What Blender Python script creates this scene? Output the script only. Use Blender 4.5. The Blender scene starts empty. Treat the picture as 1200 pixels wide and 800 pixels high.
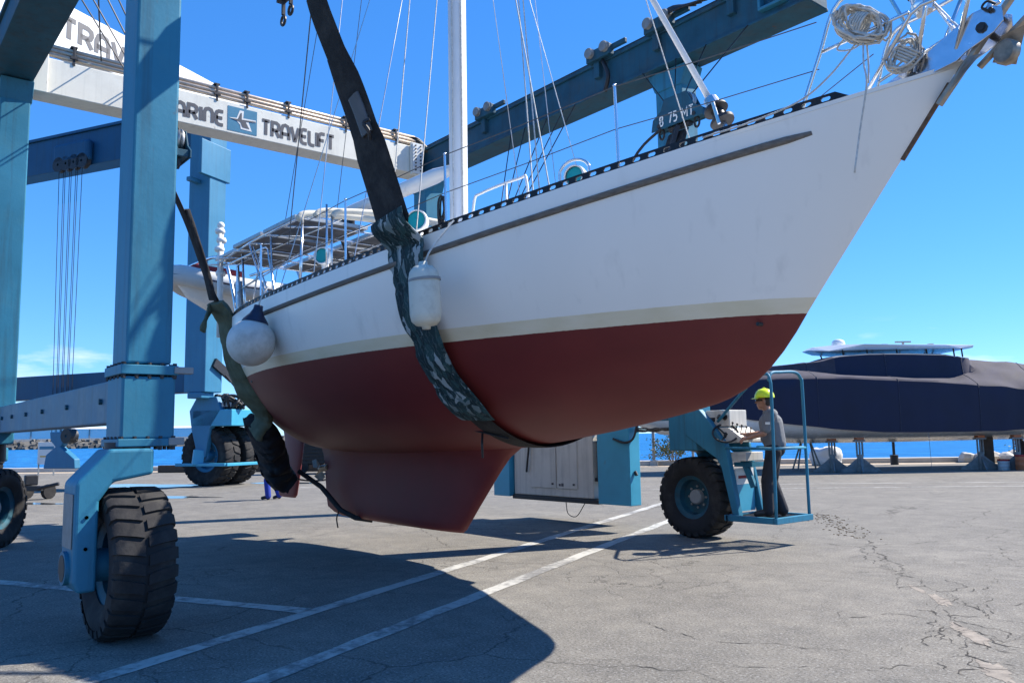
import bpy, bmesh, math, random
from mathutils import Vector, Matrix, noise as mnoise
random.seed(7)
S = bpy.context.scene
COL = S.collection
PI = math.pi
V = Vector

# ------------------------------------------------------------------ camera, sky, sun, exposure
# world axes: +X towards the bow, +Y to port, Z up; camera stands at the origin, eye height 1.5 m
FPX, PHI, OFF = 970.0, 0.0175, 110.0
yaw = math.radians(39.5); sy_, cy_ = math.sin(yaw), math.cos(yaw)
p_ = math.atan(OFF/FPX)
rt = V((sy_, cy_, 0)); fwh = V((-cy_, sy_, 0)); up0 = V((0, 0, 1))
fwd = fwh*math.cos(p_) + up0*math.sin(p_); upv = up0*math.cos(p_) - fwh*math.sin(p_)
cx_ = rt*math.cos(PHI) - upv*math.sin(PHI); cyv = rt*math.sin(PHI) + upv*math.cos(PHI)
cam = bpy.data.cameras.new('camera'); camo = bpy.data.objects.new('camera', cam); COL.objects.link(camo)
m = Matrix((cx_, cyv, -fwd)).transposed().to_4x4(); m.translation = (0, 0, 1.5)
camo.matrix_world = m
cam.sensor_width = 36; cam.lens = FPX/1200*36; cam.clip_start = 0.05; cam.clip_end = 30000
S.camera = camo

SUN_AZ, SUN_EL = math.radians(70), math.radians(46)
world = bpy.data.worlds.new('World'); S.world = world; world.use_nodes = True
nt = world.node_tree; nt.nodes.clear()
out = nt.nodes.new('ShaderNodeOutputWorld'); bg = nt.nodes.new('ShaderNodeBackground')
sky = nt.nodes.new('ShaderNodeTexSky'); sky.sky_type = 'NISHITA'; sky.sun_disc = False
sky.sun_elevation = SUN_EL; sky.sun_rotation = math.radians(90) - SUN_AZ
sky.air_density = 0.75; sky.dust_density = 0.0; sky.ozone_density = 6.0; sky.altitude = 10
# a low bank of small clouds all round the horizon
tc = nt.nodes.new('ShaderNodeTexCoord'); mp = nt.nodes.new('ShaderNodeMapping'); mp.inputs['Scale'].default_value = (5, 5, 22); mp.inputs['Location'].default_value = (1.28, 15.16, 2.96)
nz = nt.nodes.new('ShaderNodeTexNoise'); nz.inputs['Scale'].default_value = 1.1; nz.inputs['Detail'].default_value = 7; nz.inputs['Roughness'].default_value = .55
r1 = nt.nodes.new('ShaderNodeValToRGB'); r1.color_ramp.elements[0].position = .55; r1.color_ramp.elements[1].position = .72
sx = nt.nodes.new('ShaderNodeSeparateXYZ')
r2 = nt.nodes.new('ShaderNodeValToRGB'); r2.color_ramp.elements[0].position = .02; r2.color_ramp.elements[0].color = (.1, .1, .1, 1)
r2.color_ramp.elements[1].position = .125; r2.color_ramp.elements[1].color = (0, 0, 0, 1)
e = r2.color_ramp.elements.new(.085); e.color = (.85, .85, .85, 1)
mu = nt.nodes.new('ShaderNodeMath'); mu.operation = 'MULTIPLY'
mx = nt.nodes.new('ShaderNodeMix'); mx.data_type = 'RGBA'; mx.inputs[7].default_value = (5.2, 5.5, 5.9, 1)
hs = nt.nodes.new('ShaderNodeHueSaturation'); hs.inputs['Saturation'].default_value = 1.48; hs.inputs['Value'].default_value = 1.9
gm = nt.nodes.new('ShaderNodeGamma'); gm.inputs['Gamma'].default_value = .6      # even, deep blue of a clear sea sky
L = nt.links.new
L(tc.outputs['Generated'], mp.inputs['Vector']); L(mp.outputs['Vector'], nz.inputs['Vector']); L(nz.outputs['Fac'], r1.inputs['Fac'])
L(tc.outputs['Generated'], sx.inputs['Vector']); L(sx.outputs['Z'], r2.inputs['Fac'])
L(r1.outputs['Color'], mu.inputs[0]); L(r2.outputs['Color'], mu.inputs[1])
L(sky.outputs['Color'], gm.inputs['Color']); L(gm.outputs[0], hs.inputs['Color']); tn = nt.nodes.new('ShaderNodeMix'); tn.data_type = 'RGBA'; tn.blend_type = 'MULTIPLY'; tn.inputs[0].default_value = 1; tn.inputs[7].default_value = (.58, .78, 1.03, 1)
L(hs.outputs['Color'], tn.inputs[6]); L(tn.outputs[2], mx.inputs[6]); L(mu.outputs[0], mx.inputs[0]); L(mx.outputs[2], bg.inputs['Color'])
L(bg.outputs[0], out.inputs['Surface']); bg.inputs['Strength'].default_value = 0.125
sl = bpy.data.lights.new('sun', 'SUN'); slo = bpy.data.objects.new('sun', sl); COL.objects.link(slo)
sl.energy = 5.0; sl.angle = math.radians(.53); sl.color = (1, .935, .83)
sd = V((math.cos(SUN_EL)*math.cos(SUN_AZ), math.cos(SUN_EL)*math.sin(SUN_AZ), math.sin(SUN_EL)))
slo.rotation_euler = sd.to_track_quat('Z', 'Y').to_euler()
vs = S.view_settings; vs.view_transform = 'Standard'; vs.look = 'None'; vs.gamma = 1; vs.exposure = 0.97
S.cycles.max_bounces = 6; S.cycles.diffuse_bounces = 3; S.cycles.glossy_bounces = 3; S.cycles.transmission_bounces = 2; S.cycles.caustics_reflective = False; S.cycles.caustics_refractive = False
try: vs.use_curve_mapping = False
except Exception: pass

# ------------------------------------------------------------------ materials
MATS = {}
def mat(name, col, rough=.5, metal=0., var=.12, vscale=3., bump=0., bscale=60., spec=.5, dirt=None, dirt_amt=0., dscale=1.5, sheen=0., coat=0., stretch=(1, 1, 1), rust=0., streak=0.):
    if name in MATS: return MATS[name]
    M = bpy.data.materials.new(name); M.use_nodes = True
    n = M.node_tree.nodes; l = M.node_tree.links; b = n['Principled BSDF']
    b.inputs['Roughness'].default_value = rough; b.inputs['Metallic'].default_value = metal
    b.inputs['Specular IOR Level'].default_value = spec
    if sheen: b.inputs['Sheen Weight'].default_value = sheen; b.inputs['Sheen Roughness'].default_value = .4
    if coat: b.inputs['Coat Weight'].default_value = coat; b.inputs['Coat Roughness'].default_value = .12
    t = n.new('ShaderNodeTexCoord')
    mpp = n.new('ShaderNodeMapping'); mpp.inputs['Scale'].default_value = stretch
    l.new(t.outputs['Object'], mpp.inputs['Vector'])
    z = n.new('ShaderNodeTexNoise'); z.inputs['Scale'].default_value = vscale; z.inputs['Detail'].default_value = 6; z.inputs['Roughness'].default_value = .6
    l.new(mpp.outputs[0], z.inputs['Vector'])
    rp = n.new('ShaderNodeValToRGB'); rp.color_ramp.elements[0].position = .3; rp.color_ramp.elements[1].position = .72
    c = V(col)
    lo = c*(1-var); hi = c*(1+var)
    rp.color_ramp.elements[0].color = (*lo, 1); rp.color_ramp.elements[1].color = (min(hi.x, 1), min(hi.y, 1), min(hi.z, 1), 1)
    l.new(z.outputs['Fac'], rp.inputs['Fac'])
    cur = rp.outputs['Color']
    def layer(cur, scale, lo, hi, colr, amt, st=(1, 1, 1), det=8, off=0.):
        m2 = n.new('ShaderNodeMapping'); m2.inputs['Scale'].default_value = st; m2.inputs['Location'].default_value = (off, off*1.7, off*.3)
        l.new(t.outputs['Object'], m2.inputs['Vector'])
        zz = n.new('ShaderNodeTexNoise'); zz.inputs['Scale'].default_value = scale; zz.inputs['Detail'].default_value = det; zz.inputs['Roughness'].default_value = .65
        l.new(m2.outputs[0], zz.inputs['Vector'])
        rr = n.new('ShaderNodeMapRange'); rr.inputs[1].default_value = lo; rr.inputs[2].default_value = hi; rr.inputs[4].default_value = amt
        l.new(zz.outputs['Fac'], rr.inputs[0])
        mm = n.new('ShaderNodeMix'); mm.data_type = 'RGBA'; mm.inputs[7].default_value = (*colr, 1)
        l.new(rr.outputs[0], mm.inputs[0]); l.new(cur, mm.inputs[6])
        return mm.outputs[2]
    if dirt is not None: cur = layer(cur, dscale, .48, .75, dirt, dirt_amt)
    if streak: cur = layer(cur, 3.0, .5, .8, (.03, .028, .025), streak, (3, 3, .16), 5, 3.1)
    if rust: cur = layer(cur, 5.0, .66, .74, (.13, .05, .02), rust, (1, 1, .55), 9, 9.3)
    l.new(cur, b.inputs['Base Color'])
    rm = n.new('ShaderNodeMapRange'); rm.inputs[3].default_value = max(rough-.1, .02); rm.inputs[4].default_value = min(rough+.12, 1)
    l.new(z.outputs['Fac'], rm.inputs[0]); l.new(rm.outputs[0], b.inputs['Roughness'])
    if bump:
        z2 = n.new('ShaderNodeTexNoise'); z2.inputs['Scale'].default_value = bscale; z2.inputs['Detail'].default_value = 4
        l.new(mpp.outputs[0], z2.inputs['Vector'])
        bp = n.new('ShaderNodeBump'); bp.inputs['Strength'].default_value = bump; bp.inputs['Distance'].default_value = .01
        l.new(z2.outputs['Fac'], bp.inputs['Height']); l.new(bp.outputs[0], b.inputs['Normal'])
    MATS[name] = M
    return M

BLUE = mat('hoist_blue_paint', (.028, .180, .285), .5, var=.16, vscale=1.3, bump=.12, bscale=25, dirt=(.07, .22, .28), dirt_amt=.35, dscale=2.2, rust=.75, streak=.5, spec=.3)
RIMP = mat('shaded_rim_blue', (.018, .09, .13), .55, var=.25, vscale=9, dirt=(.06, .06, .055), dirt_amt=.7, dscale=6, spec=.25)  # hoist blue darkened: shadow on the rims put into the colour
BLUE2 = mat('far_hoist_blue_paint', (.028, .17, .30), .48, var=.08, vscale=.8, dirt=(.07, .25, .38), dirt_amt=.3, streak=.25)
GRIME_SHADE = mat('grimy_shaded_blue_paint', (.016, .085, .135), .6, var=.3, vscale=2.0, bump=.2, bscale=20, dirt=(.055, .075, .085), dirt_amt=.6, dscale=3.0, rust=.8, streak=.6, spec=.25)  # hoist blue darkened for real grime and for the beams' shaded faces
BLUE3 = mat('shaded_far_beam_blue', (.012, .085, .175), .5, var=.15, vscale=.8, dirt=(.03, .10, .17), dirt_amt=.5, streak=.4, spec=.3)  # darker copy of the far hoist blue, shade of its beams painted in
CYAN = mat('cyan_blue_paint', (.05, .33, .50), .4, var=.08, rust=.4)
BEAMW = mat('cream_white_beam_paint', (.76, .74, .65), .5, var=.05, vscale=2, bump=.05, bscale=30, dirt=(.50, .48, .40), dirt_amt=.35, rust=.7, streak=.18)
FARW = mat('far_white_beam_paint', (.76, .77, .75), .5, var=.04)
RUBBER = mat('tyre_rubber', (.022, .021, .022), .82, var=.25, vscale=6, bump=.25, bscale=40, dirt=(.085, .08, .072), dirt_amt=.55, dscale=4, spec=.3)
STEEL = mat('galvanised_steel', (.42, .43, .43), .42, .8, var=.15, vscale=12)
INOX = mat('stainless_tube', (.72, .73, .74), .2, 1., var=.04)
DARKSTEEL = mat('dark_greasy_steel', (.035, .035, .038), .5, .4, var=.3, vscale=20, rust=.5)
RUSTST = mat('rusted_steel', (.16, .09, .05), .8, .2, var=.4, vscale=30, bump=.3)
BLACK = mat('black_rubber_hose', (.015, .015, .016), .5, var=.2)
CABLE = mat('greased_wire_rope', (.03, .03, .034), .45, .5)
PIPE = mat('tan_hydraulic_pipe', (.55, .45, .36), .4, .3, var=.15, vscale=8)
DECAL = mat('grey_lettering', (.085, .085, .095), .5, var=.05)
LOGOB = mat('logo_blue', (.05, .21, .33), .45, var=.08)
DECALW = mat('white_lettering', (.75, .75, .72), .5, var=.06)
CABW = mat('cabinet_white_paint', (.60, .58, .53), .5, var=.06, vscale=2.5, dirt=(.36, .34, .29), dirt_amt=.5, rust=.6, streak=.4)
GREYP = mat('grey_paint', (.25, .26, .26), .5, var=.1)
GAUGE = mat('gauge_glass', (.02, .02, .022), .15)
STRAP = mat('black_sling_webbing', (.028, .027, .028), .8, var=.3, vscale=18, bump=.5, bscale=90, dirt=(.09, .085, .08), dirt_amt=.5, dscale=5, spec=.2)
OLIVE = mat('olive_canvas', (.135, .145, .095), .9, var=.22, vscale=7, bump=.5, bscale=22, dirt=(.08, .085, .06), dirt_amt=.6, dscale=4, spec=.15)
BLACKSL = mat('black_cloth_sleeve', (.012, .012, .015), .75, var=.4, vscale=9, bump=.9, bscale=14, spec=.3)
STRAKE = mat('weathered_grey_teak', (.16, .145, .13), .7, var=.35, vscale=5, stretch=(.4, 6, 14), bump=.3, bscale=40)
TOER = mat('black_anodised_rail', (.012, .013, .016), .45, .3, var=.3)
MASTW = mat('white_mast_paint', (.80, .80, .79), .3, var=.03)
CANVAS = mat('cream_canvas', (.62, .58, .48), .8, var=.1)
SOLAR = mat('solar_panel_underside', (.03, .03, .035), .4, var=.2)
TEAL = mat('teal_vent_lining', (.0, .30, .33), .5, var=.06)
VENTW = mat('white_vent_plastic', (.8, .8, .78), .3, var=.04)
WIRE = mat('rigging_wire', (.5, .5, .51), .3, .9)
DWIRE = mat('dark_lifeline', (.05, .055, .06), .5)
ROPE = mat('weathered_white_rope', (.62, .60, .55), .9, var=.25, vscale=25, bump=.6, bscale=120)
FENDER = mat('fender_cream_vinyl', (.62, .61, .52), .45, var=.08, vscale=4, dirt=(.35, .33, .27), dirt_amt=.6, dscale=7)
BALLF = mat('fender_white_vinyl', (.66, .64, .60), .5, var=.1, vscale=4, dirt=(.33, .30, .25), dirt_amt=.65, dscale=5)
NAVY = mat('navy_plastic', (.012, .018, .05), .4)
ROLLER = mat('bow_roller_steel', (.62, .64, .68), .22, 1., var=.12, vscale=9)
ANCHOR = mat('galvanised_anchor', (.36, .31, .25), .5, .7, var=.35, vscale=14, rust=.7)
SKIN = mat('skin', (.34, .17, .11), .55, var=.08)
HAIRM = mat('dark_hair', (.03, .022, .018), .7)
SHIRT = mat('grey_work_shirt', (.16, .165, .175), .85, var=.12, vscale=9, bump=.5, bscale=14)
TROUS = mat('navy_work_trousers', (.012, .013, .020), .8, var=.25, vscale=8, bump=.6, bscale=13)
BLUETR = mat('royal_blue_trousers', (.01, .035, .30), .8, var=.2)
BOOT = mat('black_boot_leather', (.012, .011, .011), .5)
HELMET = mat('yellow_green_helmet', (.66, .80, .02), .3, var=.03)
GLASSES = mat('safety_glasses', (.02, .02, .02), .1)
COVER = mat('navy_boat_cover', (.010, .015, .042), .7, var=.2, vscale=1.2, bump=.35, bscale=5, sheen=.55, spec=.35)
COVERG = mat('sunlit_grey_boat_cover', (.058, .053, .070), .8, var=.35, vscale=1.6, bump=1.0, bscale=3.2, stretch=(1.3, .5, 1), sheen=.04, spec=.2)  # paler copy of the navy cover, sunlight on its tops put into the colour
YACHTW = mat('yacht_white_gelcoat', (.74, .75, .76), .25, var=.03, coat=.3)
JACK = mat('jack_stand_grey', (.22, .23, .23), .6, .3, var=.25, vscale=8, rust=.5)
ORANGE = mat('orange_rust_paint', (.42, .13, .05), .6, var=.2, rust=.6)
WOOD = mat('dark_wood_block', (.09, .055, .035), .8, var=.3, vscale=6)
CONC = mat('pale_concrete', (.46, .44, .40), .85, var=.14, vscale=.8, bump=.3, bscale=10, dirt=(.30, .28, .25), dirt_amt=.5)
SAND = mat('sandy_dirt', (.42, .34, .25), .95, var=.2, vscale=1.2, bump=.4, bscale=15)
ROCK = mat('breakwater_rock', (.10, .095, .085), .9, var=.5, vscale=.25)
BAGW = mat('white_bulk_bag', (.66, .66, .66), .8, var=.08, bump=.6, bscale=5)
LEAFM = mat('shrub_leaf', (.09, .14, .035), .6, var=.4, vscale=9)
DRYLEAF = mat('dry_shrub_leaf', (.26, .20, .08), .8, var=.3, vscale=9)
BARK = mat('twig_bark', (.12, .08, .05), .8)
YELLOW = mat('yellow_paint', (.62, .36, .03), .5, var=.1)
DINGHY = mat('light_grey_hypalon', (.50, .51, .51), .6, var=.08, vscale=5)
REDCL = mat('red_cloth', (.30, .03, .03), .8, var=.15)

def camo_mat():
    M = bpy.data.materials.new('leaf_print_camouflage_cloth'); M.use_nodes = True; n = M.node_tree.nodes; l = M.node_tree.links; b = n['Principled BSDF']
    b.inputs['Roughness'].default_value = .75; b.inputs['Specular IOR Level'].default_value = .25
    t = n.new('ShaderNodeTexCoord'); w = n.new('ShaderNodeTexNoise'); w.inputs['Scale'].default_value = 6; w.inputs['Detail'].default_value = 3
    l.new(t.outputs['Object'], w.inputs['Vector'])
    mp = n.new('ShaderNodeMix'); mp.data_type = 'RGBA'; mp.blend_type = 'LINEAR_LIGHT'; mp.inputs[0].default_value = .07
    l.new(t.outputs['Object'], mp.inputs[6]); l.new(w.outputs['Color'], mp.inputs[7])
    v = n.new('ShaderNodeTexVoronoi'); v.inputs['Scale'].default_value = 13.0; v.feature = 'F1'; mpl = n.new('ShaderNodeMapping'); mpl.inputs['Rotation'].default_value = (.5, .4, .6); mpl.inputs['Scale'].default_value = (1.5, 1, .55); l.new(mp.outputs[2], mpl.inputs['Vector']); l.new(mpl.outputs[0], v.inputs['Vector'])
    r = n.new('ShaderNodeValToRGB'); r.color_ramp.interpolation = 'CONSTANT'
    cols = [(.0, (.012, .03, .035)), (.35, (.03, .075, .08)), (.55, (.018, .045, .052)), (.68, (.16, .22, .23)), (.8, (.02, .05, .055)), (.92, (.34, .39, .40))]
    r.color_ramp.elements[0].position = 0; r.color_ramp.elements[0].color = (*cols[0][1], 1); r.color_ramp.elements[1].position = .35; r.color_ramp.elements[1].color = (*cols[1][1], 1)
    for p, c in cols[2:]:
        e = r.color_ramp.elements.new(p); e.color = (*c, 1)
    spc = n.new('ShaderNodeSeparateColor'); l.new(v.outputs['Color'], spc.inputs[0]); l.new(spc.outputs[0], r.inputs['Fac'])
    w2 = n.new('ShaderNodeTexWave'); w2.inputs['Scale'].default_value = 5; w2.inputs['Distortion'].default_value = 9; w2.inputs['Detail'].default_value = 2; w2.inputs['Detail Scale'].default_value = 2.5
    l.new(t.outputs['Object'], w2.inputs['Vector'])
    rr = n.new('ShaderNodeMapRange'); rr.inputs[1].default_value = .9; rr.inputs[2].default_value = .97; rr.inputs[4].default_value = .15; l.new(w2.outputs['Fac'], rr.inputs[0])
    mm = n.new('ShaderNodeMix'); mm.data_type = 'RGBA'; mm.inputs[7].default_value = (.36, .42, .43, 1); l.new(rr.outputs[0], mm.inputs[0]); l.new(r.outputs['Color'], mm.inputs[6])
    l.new(mm.outputs[2], b.inputs['Base Color'])
    z2 = n.new('ShaderNodeTexNoise'); z2.inputs['Scale'].default_value = 16; l.new(t.outputs['Object'], z2.inputs['Vector'])
    bp = n.new('ShaderNodeBump'); bp.inputs['Strength'].default_value = .8; bp.inputs['Distance'].default_value = .02; l.new(z2.outputs['Fac'], bp.inputs['Height']); l.new(bp.outputs[0], b.inputs['Normal'])
    return M
CAMO = camo_mat()

def hull_mat():
    # white topsides over a cream boot stripe over red antifouling; the edges of the paint are level planes on the boat
    M = bpy.data.materials.new('hull_paint'); M.use_nodes = True; n = M.node_tree.nodes; l = M.node_tree.links; b = n['Principled BSDF']
    t = n.new('ShaderNodeTexCoord'); s = n.new('ShaderNodeSeparateXYZ'); l.new(t.outputs['Object'], s.inputs[0])
    def math_(op, a, bb):
        k = n.new('ShaderNodeMath'); k.operation = op
        for i, q in enumerate((a, bb)):
            if isinstance(q, (int, float)): k.inputs[i].default_value = q
            else: l.new(q, k.inputs[i])
        return k.outputs[0]
    wob = n.new('ShaderNodeTexNoise'); wob.inputs['Scale'].default_value = 25; l.new(t.outputs['Object'], wob.inputs['Vector'])
    # z - (2.405 + .009*(x+3.4))
    zz = math_('SUBTRACT', s.outputs['Z'], math_('ADD', 2.405, math_('MULTIPLY', .009, math_('ADD', s.outputs['X'], 3.4))))
    zz = math_('ADD', zz, math_('MULTIPLY', .006, math_('SUBTRACT', wob.outputs['Fac'], .5)))
    def noise(sc, st=(1, 1, 1), det=6):
        mp = n.new('ShaderNodeMapping'); mp.inputs['Scale'].default_value = st; l.new(t.outputs['Object'], mp.inputs['Vector'])
        z = n.new('ShaderNodeTexNoise'); z.inputs['Scale'].default_value = sc; z.inputs['Detail'].default_value = det; l.new(mp.outputs[0], z.inputs['Vector']); return z.outputs['Fac']
    def ramp(f, a, bb, ca, cb):
        r = n.new('ShaderNodeValToRGB'); r.color_ramp.elements[0].position = a; r.color_ramp.elements[1].position = bb
        r.color_ramp.elements[0].color = (*ca, 1); r.color_ramp.elements[1].color = (*cb, 1); l.new(f, r.inputs['Fac']); return r.outputs['Color']
    white = ramp(noise(1.2, (1, 1, .25)), .3, .75, (.88, .855, .80), (.92, .89, .835))
    cream = ramp(noise(3, (1, 1, 3)), .3, .7, (.72, .63, .44), (.80, .71, .54))
    red = ramp(noise(2.2, (.6, 1, 1.6), 8), .3, .72, (.138, .016, .015), (.168, .021, .019))
    scuff = n.new('ShaderNodeMix'); scuff.data_type = 'RGBA'; scuff.inputs[7].default_value = (.20, .055, .05, 1)
    mr = n.new('ShaderNodeMapRange'); mr.inputs[1].default_value = .56; mr.inputs[2].default_value = .75; mr.inputs[4].default_value = .06; l.new(noise(3, (.2, 1, 1.2), 10), mr.inputs[0]); l.new(mr.outputs[0], scuff.inputs[0]); l.new(red, scuff.inputs[6]); red = scuff.outputs[2]
    m1 = n.new('ShaderNodeMix'); m1.data_type = 'RGBA'; l.new(math_('GREATER_THAN', zz, 0.0), m1.inputs[0]); l.new(red, m1.inputs[6]); l.new(cream, m1.inputs[7])
    up = math_('GREATER_THAN', zz, .115)
    m2 = n.new('ShaderNodeMix'); m2.data_type = 'RGBA'; l.new(up, m2.inputs[0]); l.new(m1.outputs[2], m2.inputs[6]); l.new(white, m2.inputs[7])
    # grey run-off streaks under the strake
    st = n.new('ShaderNodeMix'); st.data_type = 'RGBA'; st.inputs[7].default_value = (.50, .49, .46, 1)
    ms = n.new('ShaderNodeMapRange'); ms.inputs[1].default_value = .6; ms.inputs[2].default_value = .85; ms.inputs[4].default_value = .35; l.new(noise(5, (1.5, 1.5, .12), 4), ms.inputs[0])
    l.new(math_('MULTIPLY', ms.outputs[0], up), st.inputs[0]); l.new(m2.outputs[2], st.inputs[6]); l.new(st.outputs[2], b.inputs['Base Color'])
    rg = n.new('ShaderNodeMix'); rg.data_type = 'FLOAT'; l.new(math_('GREATER_THAN', zz, 0.0), rg.inputs[0]); rg.inputs[2].default_value = .55; rg.inputs[3].default_value = .28
    l.new(rg.outputs[0], b.inputs['Roughness'])
    bp = n.new('ShaderNodeBump'); bp.inputs['Strength'].default_value = .05; bp.inputs['Distance'].default_value = .02; l.new(noise(3), bp.inputs['Height']); l.new(bp.outputs[0], b.inputs['Normal'])
    return M
HULLM = hull_mat()
ANTIF = mat('red_antifouling', (.155, .018, .017), .55, var=.12, vscale=3, dirt=(.17, .04, .035), dirt_amt=.2, dscale=3)

def asphalt_mat():
    M = bpy.data.materials.new('worn_asphalt'); M.use_nodes = True; n = M.node_tree.nodes; l = M.node_tree.links; b = n['Principled BSDF']
    b.inputs['Roughness'].default_value = .88; b.inputs['Specular IOR Level'].default_value = .25
    t = n.new('ShaderNodeTexCoord')
    def noise(sc, det=6, rough=.6, st=(1, 1, 1), out='Fac'):
        mp = n.new('ShaderNodeMapping'); mp.inputs['Scale'].default_value = st; l.new(t.outputs['Object'], mp.inputs['Vector'])
        z = n.new('ShaderNodeTexNoise'); z.inputs['Scale'].default_value = sc; z.inputs['Detail'].default_value = det; z.inputs['Roughness'].default_value = rough; l.new(mp.outputs[0], z.inputs['Vector']); return z.outputs[out]
    def rng(f, a, bb, c=0., d=1.):
        r = n.new('ShaderNodeMapRange'); r.inputs[1].default_value = a; r.inputs[2].default_value = bb; r.inputs[3].default_value = c; r.inputs[4].default_value = d; l.new(f, r.inputs[0]); return r.outputs[0]
    def mixc(f, ca, cb, bt='MIX'):
        m = n.new('ShaderNodeMix'); m.data_type = 'RGBA'; m.blend_type = bt
        for i, q in ((0, f), (6, ca), (7, cb)):
            if isinstance(q, tuple): m.inputs[i].default_value = (*q, 1)
            elif isinstance(q, float): m.inputs[i].default_value = q
            else: l.new(q, m.inputs[i])
        return m.outputs[2]
    base = mixc(rng(noise(.35, 6), .32, .7), (.195, .179, .152), (.276, .255, .217))
    base = mixc(rng(noise(1.7, 9, .7), .42, .70, 0, .75), base, (.120, .112, .100)); base = mixc(rng(noise(5.5, 8, .75), .46, .66, 0, .6), base, (.115, .108, .097))
    base = mixc(rng(noise(3.2, 5, .6, (1, 1, 1)), .55, .8, 0, .45), base, (.31, .29, .255))
    base = mixc(rng(noise(.9, 7, .7, (1.6, .5, 1)), .60, .72, 0, .5), base, (.105, .10, .098))       # oil and tyre stains
    sp = noise(58, 3, .75); base = mixc(rng(sp, .36, .50, .85, 0), base, (.035, .034, .033))             # exposed aggregate, dark pits
    base = mixc(rng(noise(44, 3, .7), .54, .68, 0, .8), base, (.36, .35, .33)); base = mixc(rng(noise(11, 5, .7), .35, .62, .35, 0), base, (.09, .087, .083))                        # pale stones
    # fine cracks: edges of warped cells, only where a patchy mask lets them show
    wv = mixc(.22, t.outputs['Object'], noise(1.6, 5, .65, out='Color'), 'LINEAR_LIGHT')
    def crack(scale, width):
        v = n.new('ShaderNodeTexVoronoi'); v.feature = 'DISTANCE_TO_EDGE'; v.inputs['Scale'].default_value = scale; l.new(wv, v.inputs['Vector']); return rng(v.outputs['Distance'], 0, width, 1, 0)
    def mul(a, bb):
        k = n.new('ShaderNodeMath'); k.operation = 'MULTIPLY'; l.new(a, k.inputs[0]); l.new(bb, k.inputs[1]); return k.outputs[0]
    c1 = mul(crack(.42, .006), rng(noise(.23, 3), .48, .56)); c2 = mul(crack(1.9, .016), rng(noise(.31, 4, .6, (1.2, .8, 1)), .52, .60))
    ck = n.new('ShaderNodeMath'); ck.operation = 'MAXIMUM'; l.new(c1, ck.inputs[0]); l.new(c2, ck.inputs[1])
    col = mixc(rng(ck.outputs[0], 0, 1, 0, .85), base, (.045, .04, .036))
    l.new(col, b.inputs['Base Color'])
    h = n.new('ShaderNodeMath'); h.operation = 'SUBTRACT'; l.new(noise(120, 4, .7), h.inputs[0]); l.new(ck.outputs[0], h.inputs[1])
    bp = n.new('ShaderNodeBump'); bp.inputs['Strength'].default_value = .55; bp.inputs['Distance'].default_value = .006; l.new(h.outputs[0], bp.inputs['Height']); l.new(bp.outputs[0], b.inputs['Normal'])
    return M
ASPH = asphalt_mat()

def paint_mat():
    M = bpy.data.materials.new('worn_road_paint'); M.use_nodes = True; n = M.node_tree.nodes; l = M.node_tree.links; b = n['Principled BSDF']; b.inputs['Roughness'].default_value = .8
    t = n.new('ShaderNodeTexCoord')
    z = n.new('ShaderNodeTexNoise'); z.inputs['Scale'].default_value = 9; z.inputs['Detail'].default_value = 9; z.inputs['Roughness'].default_value = .7; l.new(t.outputs['Object'], z.inputs['Vector'])
    z3 = n.new('ShaderNodeTexNoise'); z3.inputs['Scale'].default_value = .9; z3.inputs['Detail'].default_value = 4; l.new(t.outputs['Object'], z3.inputs['Vector'])
    ad = n.new('ShaderNodeMath'); ad.operation = 'ADD'; l.new(z.outputs['Fac'], ad.inputs[0]); l.new(z3.outputs['Fac'], ad.inputs[1])
    r = n.new('ShaderNodeValToRGB'); r.color_ramp.elements[0].position = .42; r.color_ramp.elements[0].color = (.17, .165, .155, 1); r.color_ramp.elements[1].position = .52; r.color_ramp.elements[1].color = (.43, .42, .385, 1)
    hv = n.new('ShaderNodeMath'); hv.operation = 'MULTIPLY'; hv.inputs[1].default_value = .5; l.new(ad.outputs[0], hv.inputs[0]); l.new(hv.outputs[0], r.inputs['Fac'])
    l.new(r.outputs['Color'], b.inputs['Base Color'])
    return M
PAINT = paint_mat()

def sea_mat():
    M = bpy.data.materials.new('sea_water'); M.use_nodes = True; n = M.node_tree.nodes; l = M.node_tree.links; b = n['Principled BSDF']
    b.inputs['Base Color'].default_value = (.004, .085, .27, 1); b.inputs['Roughness'].default_value = .32; b.inputs['Specular IOR Level'].default_value = .08; b.inputs['IOR'].default_value = 1.33
    t = n.new('ShaderNodeTexCoord')
    mp = n.new('ShaderNodeMapping'); mp.inputs['Rotation'].default_value = (0, 0, .7); mp.inputs['Scale'].default_value = (1, 2.5, 1); l.new(t.outputs['Object'], mp.inputs['Vector'])
    z = n.new('ShaderNodeTexNoise'); z.inputs['Scale'].default_value = .8; z.inputs['Detail'].default_value = 8; l.new(mp.outputs[0], z.inputs['Vector'])
    z2 = n.new('ShaderNodeTexNoise'); z2.inputs['Scale'].default_value = .12; z2.inputs['Detail'].default_value = 8; l.new(mp.outputs[0], z2.inputs['Vector'])
    r = n.new('ShaderNodeValToRGB'); r.color_ramp.elements[0].position = .35; r.color_ramp.elements[0].color = (.004, .085, .25, 1); r.color_ramp.elements[1].position = .66; r.color_ramp.elements[1].color = (.015, .17, .42, 1)
    l.new(z2.outputs['Fac'], r.inputs['Fac']); l.new(r.outputs['Color'], b.inputs['Base Color'])
    bp = n.new('ShaderNodeBump'); bp.inputs['Strength'].default_value = 1; bp.inputs['Distance'].default_value = .35; l.new(z.outputs['Fac'], bp.inputs['Height']); l.new(bp.outputs[0], b.inputs['Normal'])
    return M
SEA = sea_mat()

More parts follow.
